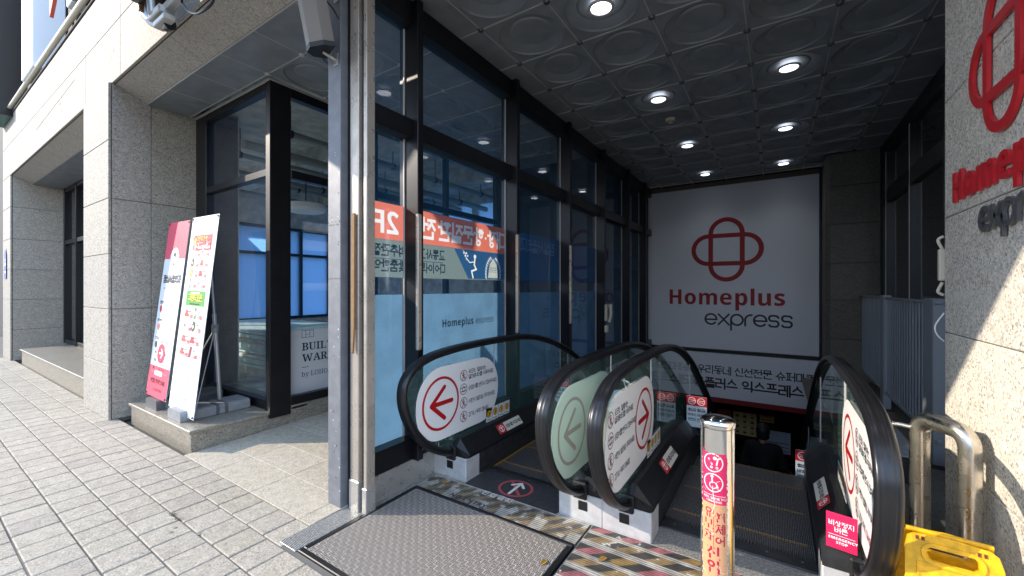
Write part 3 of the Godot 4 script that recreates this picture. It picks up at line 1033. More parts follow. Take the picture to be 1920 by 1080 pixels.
	var pipes := [[-5.35, 3.52, 0.045], [-5.95, 3.42, 0.06], [-6.75, 3.5, 0.04], [-7.35, 3.38, 0.05], [-8.2, 3.5, 0.045], [-9.1, 3.45, 0.05]]
	var words := ["nearest the corner glass", "second from the glass, the thick one", "third from the corner glass, thin", "fourth from the corner glass", "fifth from the corner glass", "farthest from the corner glass"]
	for i in pipes.size():
		var q: Array = pipes[i]
		var t := T("ceiling_pipe", "grey pipe under the empty shop's ceiling, " + words[i], "pipe", Vector3(q[0], q[1], -5.0), "pipes under the shop ceiling")
		var m := MB.new()
		m.cyl(Vector3(q[0], q[1], -8.0), Vector3(q[0], q[1], -2.6), q[2], 10)
		pt(t, "tube", m, M("pipe"))
		var hg := MB.new()
		for z in [-2.9, -4.6, -5.6, -7.0]:
			hg.cyl(Vector3(q[0], q[1], z), Vector3(q[0], 3.9, z), 0.008, 6)
			hg.cyl(Vector3(q[0], q[1], z - 0.02), Vector3(q[0], q[1], z + 0.02), q[2] + 0.012, 10)
		pt(t, "hanger", hg, M("black"))
	var lamp := T("round_ceiling_lamp", "wide round white pendant lamp in the empty shop", "lamp", Vector3(-7.15, 2.9, -4.15))
	var lm := MB.new()
	lm.lathe([Vector2(0.0, -0.02), Vector2(0.30, -0.02), Vector2(0.34, 0.02), Vector2(0.34, 0.10), Vector2(0.30, 0.12), Vector2(0.0, 0.13)], Vector3(-7.15, 2.9, -4.15), 32)
	pt(lamp, "shade", lm, M("white"))
	var lw := MB.new()
	lw.cyl(Vector3(-7.15, 3.03, -4.15), Vector3(-7.15, 3.64, -4.15), 0.012, 6)
	pt(lamp, "rod", lw, M("black"))
	# stacked boards and the printed carton
	var ys := 0.19
	for i in 9:
		var th: float = [0.10, 0.05, 0.07, 0.05, 0.06, 0.12, 0.05, 0.06, 0.05][i]
		var dx := rng.randf_range(-0.03, 0.03)
		var bd := bx(Vector3(-9.2 + dx, ys, -4.6), Vector3(-4.9 + dx, ys + th - 0.004, -3.05 + rng.randf_range(-0.05, 0.05)), 0.004)
		single("packed_board", bd, M("board" if i % 3 != 0 else "concrete"), "long flat board behind the shop window, " + ["lowest of the stack, thick", "second from the floor", "third from the floor", "fourth from the floor", "middle of the stack", "sixth from the floor, the thickest", "third from the top of the stack", "second from the top of the stack", "topmost of the stack"][i], "board", "boards stacked on the shop floor")
		ys += th + (0.012 if i % 2 else 0.0)
	var ct := T("wardrobe_carton", "tall white carton printed BUILT IN WARDROBE inside the side glass", "box", Vector3(-4.75, 0.31, -3.1))
	pt(ct, "carton", bx(Vector3(-4.85, 0.25, -3.5), Vector3(-4.56, 1.02, -2.46), 0.004), M("white"))
	var pr := PR.new(Vector3(-4.56, 0.31, -2.47), Vector3(0, 0, -1), Vector3(0, 1, 0), 0.002)
	pr.text("BUILT IN", 0.13, 0.47, 0.088, LC("232428"), "serifb")
	pr.text("WARDROBE", 0.13, 0.34, 0.088, LC("232428"), "serifb")
	pr.rect(0.13, 0.275, 0.21, 0.281, LC("232428"))
	pr.text("by LOHOME", 0.125, 0.17, 0.055, LC("33353a"), "serif")
	for q in [[[0.13, 0.62], [0.27, 0.62], [0.27, 0.70], [0.13, 0.70], [0.13, 0.62]], [[0.175, 0.62], [0.175, 0.70]], [[0.225, 0.62], [0.225, 0.70]], [[0.175, 0.655], [0.225, 0.655]]]:
		var l: Array = []
		for p in q: l.append(Vector2(p[0], p[1]))
		pr.line(l, 0.005, LC("4a4b50"))
	pt(ct, "lettering", pr.mb, M("print"))
	pt(ct, "pale_lid", bx(Vector3(-4.86, 1.022, -3.52), Vector3(-4.555, 1.05, -2.45), 0.004), M("board"))
	# the end of the alcove
	var aw := MB.new()
	aw.box(Vector3(-4.6, -0.1, -6.6), Vector3(-2.5, 3.9, -6.42))
	aw.box(Vector3(-3.3, -0.1, -9.7), Vector3(-3.2, 3.9, -6.6))
	aw.box(Vector3(-3.2, -0.1, -9.7), Vector3(-2.6, 3.9, -9.6))
	struct("alcove_wall", aw, M("dark_wall"))

# ---------------------------------------------------------------- hall ceiling and lamps
func ceiling_panel_mesh(w: float, d: float, dish: bool) -> ArrayMesh:
	var m := MB.new()
	var x0 := -w / 2 + 0.004; var x1 := w / 2 - 0.004; var z0 := -d / 2 + 0.004; var z1 := d / 2 - 0.004
	if not dish:
		m.quado(Vector3(x0, 0, z0), Vector3(x1, 0, z0), Vector3(x1, 0, z1), Vector3(x0, 0, z1), Vector3.DOWN)
	else:
		var seg := 32
		var rs := [[0.285, 0.0], [0.279, 0.014], [0.188, 0.044], [0.178, 0.036], [0.168, 0.034]]
		for k in seg:
			var a := TAU * k / seg; var b := TAU * (k + 1) / seg
			var da := Vector3(cos(a), 0, sin(a)); var db := Vector3(cos(b), 0, sin(b))
			var ea := da / maxf(absf(da.x) / x1, absf(da.z) / z1)
			var eb := db / maxf(absf(db.x) / x1, absf(db.z) / z1)
			m.quado(ea, eb, db * rs[0][0], da * rs[0][0], Vector3.DOWN)
			for i in rs.size() - 1:
				var u0: Vector3 = Vector3.UP * rs[i][1]; var u1: Vector3 = Vector3.UP * rs[i + 1][1]
				m.quado(da * rs[i][0] + u0, db * rs[i][0] + u0, db * rs[i + 1][0] + u1, da * rs[i + 1][0] + u1, Vector3.DOWN)
			m.trio(da * 0.168 + Vector3.UP * 0.034, db * 0.168 + Vector3.UP * 0.034, Vector3.UP * 0.034, Vector3.DOWN)
	for s in [-1.0, 1.0]:
		m.quado(Vector3(s * x1, 0, z0), Vector3(s * x1, 0, z1), Vector3(s * x1, 0.02, z1), Vector3(s * x1, 0.02, z0), Vector3(s, 0, 0))
		m.quado(Vector3(x0, 0, s * z1), Vector3(x1, 0, s * z1), Vector3(x1, 0.02, s * z1), Vector3(x0, 0.02, s * z1), Vector3(0, 0, s))
	return m.mesh()

func hall() -> void:
	var base := MB.new()
	base.box(Vector3(-4.43, 3.775, -9.55), Vector3(1.5, 3.9, -1.73))
	base.box(Vector3(-6.33, 3.775, -2.19), Vector3(-4.431, 3.899, -1.73))
	var ce := struct("ceiling", base, M("black"))
	var xs := [-2.42, -2.105, -1.475, -0.845, -0.21, 0.41, 1.035, 1.4]
	var zs: Array = [-1.715, -2.135]
	for i in 12: zs.append(-2.135 - 0.622 * (i + 1))
	var lights := [[-1.15, -3.05], [0.105, -3.05], [-1.15, -4.9], [0.105, -4.9], [-1.15, -6.735], [0.105, -6.735], [-1.15, -8.62], [0.105, -8.62]]
	var dish := ceiling_panel_mesh(0.63, 0.622, true)
	var bead := MB.new()
	bead.lathe([Vector2(0.0, -0.02), Vector2(0.02, -0.018), Vector2(0.028, -0.008), Vector2(0.03, 0.0)], Vector3.ZERO, 10)
	var stud := bead.mesh()
	for i in zs.size() - 1:
		if zs[i + 1] < -9.55: continue
		for k in xs.size() - 1:
			var w: float = xs[k + 1] - xs[k]
			var d: float = zs[i] - zs[i + 1]
			var me: ArrayMesh = dish if (w > 0.6 and d > 0.6) else ceiling_panel_mesh(w, d, false)
			var sc := Vector3(w / 0.63, 1, d / 0.622) if me == dish else Vector3.ONE
			mi("ceiling_panel", me, M("panel"), ce, Transform3D(Basis.from_scale(sc), Vector3((xs[k] + xs[k + 1]) / 2, CEIL, (zs[i] + zs[i + 1]) / 2)))
			if k > 0 and i > 0:
				mi("stud", stud, M("stud"), ce, Transform3D(Basis(), Vector3(xs[k], CEIL, zs[i])))
	for z in zs:
		pt(ce, "joint_strip", bx(Vector3(-2.41, CEIL - 0.006, z - 0.005), Vector3(1.38, CEIL + 0.01, z + 0.005)), M("trim"))
	for x in xs.slice(1, 7):
		pt(ce, "joint_strip", bx(Vector3(x - 0.004, CEIL - 0.003, -9.5), Vector3(x + 0.004, CEIL + 0.01, -1.72)), M("trim"))
	pt(ce, "edge_trim", bx(Vector3(-2.425, CEIL - 0.012, -9.4), Vector3(-2.395, CEIL - 0.0005, -2.38)), M("trim"))
	# alcove ceiling
	var ax := [-6.33, -5.64, -5.005, -4.37, -3.738, -3.1, -2.5]
	var az := [-1.715, -2.135, -2.76, -3.38, -4.0, -4.62, -5.24, -5.86, -6.42]
	for i in az.size() - 1:
		for k in ax.size() - 1:
			if k < 3 and i > 0: continue
			var w: float = ax[k + 1] - ax[k]
			var d: float = az[i] - az[i + 1]
			mi("ceiling_panel", ceiling_panel_mesh(w, d, w > 0.61 and d > 0.6), M("panel"), ce, Transform3D(Basis(), Vector3((ax[k] + ax[k + 1]) / 2, CEIL + 0.001, (az[i] + az[i + 1]) / 2)))
			if k > 0 and i > 0:
				mi("stud", stud, M("trim"), ce, Transform3D(Basis(), Vector3(ax[k], CEIL, az[i])))
	for z in az.slice(1, 8):
		pt(ce, "joint_strip", bx(Vector3(-6.33 if z > -2.2 else -4.42, CEIL - 0.006, z - 0.005), Vector3(-2.5, CEIL + 0.01, z + 0.005)), M("trim"))
	for x in ax.slice(1, 6):
		pt(ce, "joint_strip", bx(Vector3(x - 0.004, CEIL - 0.002, -6.4 if x > -4.4 else -2.19), Vector3(x + 0.004, CEIL + 0.01, -1.72)), M("trim"))
	pt(ce, "edge_trim", bx(Vector3(-6.3, CEIL - 0.02, -2.196), Vector3(-4.42, CEIL - 0.004, -2.176)), M("trim"))
	pt(ce, "edge_trim", bx(Vector3(-4.438, CEIL - 0.02, -6.4), Vector3(-4.42, CEIL - 0.004, -2.198)), M("trim"))
	var where := ["nearest the entrance, left row", "nearest the entrance, right row", "second in the left row", "second in the right row", "third in the left row", "third in the right row", "last of the left row", "last of the right row"]
	var lens_m := StandardMaterial3D.new()
	lens_m.resource_name = "lamp_lens"
	lens_m.albedo_color = Color("f4f6ff")
	lens_m.emission_enabled = true
	lens_m.emission = Color("eef3ff")
	lens_m.emission_energy_multiplier = 2.2
	mats["lens"] = lens_m
	for i in lights.size():
		var p := Vector3(lights[i][0], CEIL, lights[i][1])
		var t := T("ceiling_downlight", "round white lit downlight in the dark ceiling, " + where[i], "downlight", p, "downlights in two rows over the escalators")
		var rg := MB.new()
		rg.lathe([Vector2(0.078, -0.004), Vector2(0.082, -0.012), Vector2(0.095, -0.008), Vector2(0.102, 0.0)], p, 28)
		pt(t, "trim_ring", rg, M("trim"))
		var ln := MB.new()
		ln.lathe([Vector2(0.0, -0.006), Vector2(0.0785, -0.006)], p, 28)
		pt(t, "lens", ln, lens_m)
		var l := SpotLight3D.new()
		l.name = "lamp_light"
		t.add_child(l, true)
		l.position = Vector3(0, -0.02, 0)
		l.rotation_degrees = Vector3(-90, 0, 0)
		l.spot_angle = 62
		l.spot_range = 12
		l.spot_attenuation = 2
		l.light_size = 0.075
		l.light_energy = 0.1
		l.light_color = Color("eef3ff")
		l.shadow_enabled = true
	var sd := T("smoke_detector", "small cream smoke detector on the dark ceiling", "smoke detector", Vector3(-1.153, CEIL, -5.55))
	var sm := MB.new()
	sm.lathe([Vector2(0.0, -0.05), Vector2(0.03, -0.05), Vector2(0.04, -0.035), Vector2(0.058, -0.03), Vector2(0.062, 0.0)], Vector3(-1.153, CEIL, -5.55), 20)
	pt(sd, "body", sm, M("beige"))
	var sv := MB.new()
	for k in 8:
		var a := TAU * k / 8
		sv.box(Vector3(-1.153 + cos(a) * 0.036 - 0.006, CEIL - 0.046, -5.55 + sin(a) * 0.036 - 0.006), Vector3(-1.153 + cos(a) * 0.036 + 0.006, CEIL - 0.036, -5.55 + sin(a) * 0.036 + 0.006))
	pt(sd, "vent", sv, M("black"))

# ---------------------------------------------------------------- glass partition, guide post
func partition() -> void:
	var g := T("glass_partition", "tall black framed glass partition along the left of the escalators", "glass wall", Vector3(-2.42, 0, -5.6))
	var mz := [-2.19, -3.59, -4.90, -6.18, -7.47, -8.6]
	for z in mz:
		var m := MB.new()
		m.box(Vector3(-2.47, 0.19, z - 0.06), Vector3(-2.27, 3.69, z), 0.004)
		pt(g, "mullion", m, M("frame"))
		pt(g, "edge_strip", bx(Vector3(-2.418, 0.36, z + 0.001), Vector3(-2.408, 3.5, z + 0.011)), M("trim"))
		if z > -5.5:
			pt(g, "corner_guard", bx(Vector3(-2.285, 1.03, z - 0.03), Vector3(-2.255, 2.06, z + 0.012), 0.006), M("bronze"))
	var ends := [-1.80] + mz + [-9.3]
	var gz: Array = []
	for i in 7:
		var z0: float = ends[i] - (0.0 if i == 0 else 0.06)
		var z1: float = ends[i + 1]
		gz.append([z0, z1])
		for y in [[0.19, 0.355, "sill"], [2.65, 2.79, "transom"], [3.51, 3.69, "head"]]:
			pt(g, y[2], bx(Vector3(-2.468, y[0], z1 + 0.001), Vector3(-2.33, y[1], z0 - 0.001), 0.004), M("frame"))
		for y in [[0.355, 2.65], [2.79, 3.51]]:
			var p := MB.new()
			p.quado(Vector3(-2.42, y[0], z0), Vector3(-2.42, y[0], z1), Vector3(-2.42, y[1], z1), Vector3(-2.42, y[1], z0), Vector3.RIGHT)
			pt(g, "pane", p, M("glass"))
		var f := MB.new()
		f.quado(Vector3(-2.424, 0.356, z0 - 0.012), Vector3(-2.424, 0.356, z1 + 0.012), Vector3(-2.424, 1.45, z1 + 0.012), Vector3(-2.424, 1.45, z0 - 0.012), Vector3.LEFT)
		pt(g, "frosted_film", f, M("frost"))
	pt(g, "kick_plate", bx(Vector3(-2.46, -0.05, -9.3), Vector3(-2.345, 0.188, -1.80), 0.004), M("steel"))
	# printed film on the far face of the glass: seen mirrored from the escalators
	var pr := PR.new(Vector3(-2.424, 0, -5.0), Vector3(0, 0, 1), Vector3(0, 1, 0), 0.0)
	pr.keep = true
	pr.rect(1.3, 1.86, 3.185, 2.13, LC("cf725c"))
	pr.rect(-3.9, 1.86, 1.3, 2.13, LC("2b4a76"))  # shade on the far stretch of the coral band, put into the colour as navy
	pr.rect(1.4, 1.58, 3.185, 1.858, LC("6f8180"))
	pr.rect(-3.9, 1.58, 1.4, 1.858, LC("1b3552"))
	pr.up(0.001)
	pr.poly(PackedVector2Array([Vector2(1.62, 1.855), Vector2(2.22, 1.855), Vector2(2.02, 1.588), Vector2(1.5, 1.588)]), LC("27507c"))
	pr.rect(-1.2, 1.588, 1.62, 1.855, LC("27507c"))
	pr.up(0.001)
	var w := LC("dde4ea")
	var ln := LC("e6eaea")
	pr.hangul("잠실서울외과", 0.25, 1.92, 0.15, 0.02, LC("5f7da0"))
	pr.hangul("대장·항문질환", 1.40, 1.91, 0.165, 0.024, w, 0.98)
	pr.hangul("전문", 2.46, 1.91, 0.165, 0.026, w, 0.98)
	pr.text("2F", 2.86, 1.905, 0.17, w, "sansb")
	var dk := LC("1c272e")
	pr.hangul("척추관절", 2.78, 1.74, 0.085, 0.011, dk)
	pr.hangul("맞춤한약", 2.78, 1.625, 0.085, 0.011, dk)
	pr.rect(2.8, 1.716, 3.1, 1.719, dk)
	pr.hangul("교통사고", 2.34, 1.74, 0.08, 0.010, dk)
	pr.hangul("다이어트", 2.34, 1.625, 0.08, 0.010, dk)
	pr.rect(2.36, 1.716, 2.66, 1.719, dk)
	# emblem: a plain seated figure with a branch beside a wreath of leaves
	for s in [-1.0, 1.0]:
		for i in 9:
			var a := lerpf(-0.2, 1.25, i / 8.0)
			var c := Vector2(1.62 + s * (0.125 * cos(a) * 1.0), 1.63 + 0.17 * sin(a) + 0.01)
			var t := Vector2(s * 0.016, 0.020)
			pr.poly(PackedVector2Array([c - t, c + Vector2(t.y, -t.x) * 0.35 * s, c + t, c - Vector2(t.y, -t.x) * 0.35 * s]), ln)
	pr.poly(PackedVector2Array([Vector2(1.53, 1.6), Vector2(1.71, 1.6), Vector2(1.68, 1.74), Vector2(1.62, 1.80), Vector2(1.56, 1.74)]), LC("b3beb8"))
	pr.disc(1.92, 1.80, 0.02, ln)
	pr.line([Vector2(1.92, 1.78), Vector2(1.93, 1.72), Vector2(1.90, 1.68), Vector2(1.97, 1.66), Vector2(1.95, 1.60)], 0.018, ln)
	pr.line([Vector2(1.93, 1.75), Vector2(2.0, 1.74), Vector2(2.05, 1.78)], 0.010, ln)
	pr.line([Vector2(2.05, 1.76), Vector2(2.06, 1.82), Vector2(2.1, 1.85)], 0.006, ln)
	for i in 4:
		pr.disc(2.03 + i * 0.018, 1.80 + (i % 2) * 0.025, 0.010, ln, -1, 8)
	pr.rect(1.56, 1.70, 1.68, 1.705, LC("41586a")); pr.rect(1.56, 1.68, 1.68, 1.685, LC("41586a")); pr.rect(1.56, 1.66, 1.68, 1.665, LC("41586a"))
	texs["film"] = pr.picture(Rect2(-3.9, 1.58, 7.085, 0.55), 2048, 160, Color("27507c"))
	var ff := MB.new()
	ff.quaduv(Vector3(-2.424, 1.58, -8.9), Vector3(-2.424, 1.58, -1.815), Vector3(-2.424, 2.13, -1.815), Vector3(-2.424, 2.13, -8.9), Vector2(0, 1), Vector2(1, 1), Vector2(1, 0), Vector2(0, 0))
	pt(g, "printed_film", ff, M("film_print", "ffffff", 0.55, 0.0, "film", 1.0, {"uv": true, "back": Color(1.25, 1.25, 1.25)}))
	# shop lettering on the frosted film, hall side
	var hl := PR.new(Vector3(-2.418, 1.16, -2.62), Vector3(0, 0, -1), Vector3(0, 1, 0), 0.001)
	var e := hl.text("Homeplus", 0.0, 0.0, 0.066, LC("1f3a44"), "sansb")
	hl.text("express", e + 0.035, 0.0, 0.062, LC("35525e"), "sans")
	pt(g, "lettering", hl.mb, M("print"))
	# guide post and shutter rail
	var p := T("guide_post", "grey painted steel post with a stainless shutter rail at the entrance", "post", Vector3(-2.5, 0, -1.74))
	pt(p, "post_shaft", bx(Vector3(-2.62, -0.05, -1.80), Vector3(-2.477, 3.69, -1.68), 0.004), M("post"))
	pt(p, "dark_channel", bx(Vector3(-2.476, -0.05, -1.80), Vector3(-2.437, 3.69, -1.735)), M("black"))
	pt(p, "shutter_rail", bx(Vector3(-2.436, -0.05, -1.80), Vector3(-2.346, 3.69, -1.725), 0.005), M("bronze"))
	pt(p, "rail_slot", bx(Vector3(-2.345, -0.05, -1.80), Vector3(-2.303, 3.69, -1.757)), M("frame_worn"))
	pt(p, "shutter_rail", bx(Vector3(-2.302, -0.05, -1.80), Vector3(-2.268, 3.69, -1.73), 0.005), M("bronze"))
	pt(p, "rail_shoe", bx(Vector3(-2.442, -0.05, -1.795), Vector3(-2.34, 0.2, -1.718), 0.004), M("steel"))
	pt(p, "rail_shoe", bx(Vector3(-2.308, -0.05, -1.80), Vector3(-2.262, 0.17, -1.722), 0.004), M("steel"))
	var wd := MB.new()
	wd.xf = Transform3D(Basis(), Vector3(-2.40, 0, -1.716))
	wd.prism(PackedVector2Array([Vector2(0.01, 1.08), Vector2(0.02, 1.06), Vector2(0.036, 1.25), Vector2(0.04, 2.0), Vector2(0.008, 2.0), Vector2(0.004, 1.4)]), 0.0, 0.014)
	pt(p, "wood_strip", wd, M("wood"))
	var sc := PR.new(Vector3(-2.62, 0, -1.68), Vector3(1, 0, 0), Vector3(0, 1, 0), 0.0012)
	for i in 46:
		var q := Vector2(rng.randf_range(0.006, 0.135), rng.randf_range(0.05, 2.6))
		if i < 10: q = Vector2(0.005 + i * 0.0135, 1.93 + (0.02 if i % 3 == 0 else 0.0))
		elif i < 16: q = Vector2(0.01 + (i - 10) * 0.024, 1.56)
		var l := rng.randf_range(0.004, 0.014)
		sc.poly(PackedVector2Array([q, q + Vector2(l, rng.randf_range(-0.004, 0.004)), q + Vector2(l * 0.8, rng.randf_range(0.004, 0.012)), q + Vector2(-0.002, 0.007)]), LC("26262a") if i < 28 else LC("b8babd"))
	pt(p, "scratch", sc.mb, M("print"))
	# column speaker on the post
	var s := T("column_speaker", "brown-grey wall speaker tilted forward high on the steel post", "speaker", Vector3(-2.55, 3.06, -1.6))
	var ax := Vector3(0.0, 0.97, 0.21).normalized()
	var bs := Basis(Vector3(1, 0, 0), ax, Vector3(1, 0, 0).cross(ax)).rotated(ax, deg_to_rad(-18))
	var sp := MB.new()
	sp.xf = Transform3D(bs * Basis(Vector3.RIGHT, -PI / 2), Vector3(-2.535, 3.085, -1.575))
	var pf := PackedVector2Array([Vector2(-0.11, 0.06), Vector2(-0.11, -0.02), Vector2(-0.05, -0.075), Vector2(0.03, -0.075), Vector2(0.10, -0.01), Vector2(0.10, 0.06)])
	sp.prism(pf, 0.02, 0.95)
	pt(s, "housing", sp, M("speaker"))
	var ecap := MB.new()
	ecap.xf = sp.xf
	var pb := PackedVector2Array()
	for q in pf: pb.append(q * 1.04)
	ecap.prism(pb, -0.01, 0.019)
	pt(s, "end_cap", ecap, M("black"))
	for y in [3.07, 3.50]:
		var br := MB.new()
		var zz: float = -1.585 + (y - 3.07) * 0.2
		br.tube([Vector3(-2.53, y + 0.0, zz), Vector3(-2.52, y - 0.015, -1.665), Vector3(-2.52, y - 0.015, -1.679)], 0.011, 6)
		br.box(Vector3(-2.545, y - 0.05, -1.679), Vector3(-2.495, y + 0.03, -1.672), 0.003)
		pt(s, "bracket", br, M("steel"))
	var cb := MB.new()
	cb.tube(spline([Vector3(-2.50, 3.42, -1.56), Vector3(-2.475, 3.36, -1.62), Vector3(-2.485, 3.32, -1.676)], 5), 0.005, 6)
	pt(s, "cable", cb, M("black"))
	# intercom on a mullion
	var ic := T("wall_phone", "cream wall phone with a small box below on a dark mullion", "phone", Vector3(-2.27, 0.95, -6.2))
	var ib := MB.new()
	ib.box(Vector3(-2.27, 0.98, -6.235), Vector3(-2.235, 1.24, -6.165), 0.008)
	pt(ic, "cradle", ib, M("beige"))
	var ih := MB.new()
	ih.tube(spline([Vector3(-2.20, 0.97, -6.19), Vector3(-2.165, 1.10, -6.17), Vector3(-2.17, 1.24, -6.15)], 5), [0.03, 0.026, 0.022, 0.02, 0.02, 0.02, 0.02, 0.02, 0.024, 0.028, 0.03], 8)
	pt(ic, "handset", ih, M("beige"))
	pt(ic, "switch_box", bx(Vector3(-2.27, 0.80, -6.235), Vector3(-2.225, 0.91, -6.165), 0.006), M("beige"))

# ---------------------------------------------------------------- stone pier, side glazing, fence
func pier_and_side() -> void:
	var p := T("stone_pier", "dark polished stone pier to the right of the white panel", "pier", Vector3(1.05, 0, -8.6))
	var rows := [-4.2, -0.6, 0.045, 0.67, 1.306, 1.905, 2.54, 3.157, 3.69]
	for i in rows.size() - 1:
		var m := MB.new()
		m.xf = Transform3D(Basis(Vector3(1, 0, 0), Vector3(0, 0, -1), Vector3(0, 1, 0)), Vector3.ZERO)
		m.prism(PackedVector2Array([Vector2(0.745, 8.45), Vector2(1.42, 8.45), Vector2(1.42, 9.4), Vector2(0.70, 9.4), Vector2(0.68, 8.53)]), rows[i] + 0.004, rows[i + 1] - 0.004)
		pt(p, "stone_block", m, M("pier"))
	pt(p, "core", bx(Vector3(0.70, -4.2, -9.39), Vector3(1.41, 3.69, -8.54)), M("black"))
	var g := T("side_window_wall", "dark glazed wall behind the grey fence on the right", "window wall", Vector3(1.4, 0, -6))
	var fr := MB.new()
	for z in [-8.45, -8.12, -6.86, -5.6, -4.34, -3.3]:
		fr.box(Vector3(1.36, 0.0, z), Vector3(1.46, 3.69, z + 0.08), 0.004)
	for q in [[0.01, 0.2], [2.77, 2.97], [3.5, 3.69]]:
		fr.box(Vector3(1.365, q[0], -8.4), Vector3(1.455, q[1], -3.22), 0.004)
	pt(g, "frame", fr, M("frame"))
	for z in [-8.04, -6.78, -5.52]:
		pt(g, "edge_strip", bx(Vector3(1.352, 0.3, z - 0.004), Vector3(1.359, 3.5, z + 0.006)), M("trim"))
	var pn := MB.new()
	pn.quado(Vector3(1.41, 0.2, -8.4), Vector3(1.41, 0.2, -3.22), Vector3(1.41, 3.5, -3.22), Vector3(1.41, 3.5, -8.4), Vector3.LEFT)
	pt(g, "pane", pn, M("dark_glass"))
	var rm := MB.new()
	rm.box(Vector3(1.47, -0.1, -8.6), Vector3(4.4, 0.0, -3.22))
	rm.box(Vector3(4.3, 0.0, -7.6), Vector3(4.4, 3.9, -3.22))
	rm.box(Vector3(4.3, 0.0, -8.6), Vector3(4.4, 1.0, -7.6))
	rm.box(Vector3(1.47, 0.0, -8.7), Vector3(4.4, 3.9, -8.6))
	rm.box(Vector3(1.47, 3.75, -8.6), Vector3(4.4, 3.9, -3.22))
	struct("side_room", rm, M("dark_wall"))
	# fence of flat bars
	var f := T("bar_fence", "dark grey steel fence of flat upright bars on the right landing", "fence", Vector3(1.14, 0, -6.6))
	pt(f, "top_rail", bx(Vector3(1.115, 1.365, -8.44), Vector3(1.165, 1.39, -4.77), 0.004), M("fence"))
	pt(f, "bottom_rail", bx(Vector3(1.12, 0.2, -8.44), Vector3(1.16, 0.23, -4.77), 0.004), M("fence"))
	for z in [-6.85, -5.07]:
		pt(f, "post", bx(Vector3(1.10, 0.012, z), Vector3(1.18, 1.41, z + 0.28 if z > -6 else z + 0.16), 0.006), M("fence"))
		pt(f, "base_plate", bx(Vector3(1.06, 0.0, z - 0.05), Vector3(1.2, 0.012, z + (0.33 if z > -6 else 0.21)), 0.003), M("dark_steel"))
	var n := 0
	var z := -8.42
	while z < -5.1:
		if not (z > -6.92 and z < -6.68):
			pt(f, "bar", bx(Vector3(1.136, 0.228, z), Vector3(1.144, 1.366, z + 0.05), 0.002), M("fence"))
			n += 1
		z += 0.104
	# low box at the foot of the fence
	var lb := T("low_steel_box", "low pale steel floor box between the escalator and the fence", "box", Vector3(0.78, 0, -4.6))
	pt(lb, "body", bx(Vector3(0.62, 0.0, -5.1), Vector3(0.92, 0.2, -4.25), 0.01), M("dark_steel"))
	pt(lb, "lid", bx(Vector3(0.61, 0.201, -5.11), Vector3(0.93, 0.22, -4.24), 0.006), M("plastic_grey"))
	# white junction box on the back edge of the granite wall
	var jb := T("white_junction_box", "narrow white fitting with pipe ends and a loose wire at the granite wall's edge", "fitting", Vector3(0.75, 1.6, -3.24))
	pt(jb, "case", bx(Vector3(0.768, 1.54, -3.26), Vector3(0.81, 1.72, -3.225), 0.006), M("beige"))
	for q in [[1.72, 1.77, 1.79], [1.53, 1.48, 1.46]]:
		var jt := MB.new()
		jt.tube(spline([Vector3(0.785, q[0], -3.245), Vector3(0.768, q[1], -3.245), Vector3(0.79, q[2], -3.245)], 5), 0.008, 8)
		pt(jb, "pipe_end", jt, M("beige"))
	var jw := MB.new()
	jw.tube(spline([Vector3(0.79, 1.36, -3.235), Vector3(0.755, 1.29, -3.235), Vector3(0.76, 1.24, -3.235), Vector3(0.79, 1.20, -3.235)], 6), 0.004, 6)
	pt(jb, "wire", jw, M("white"))

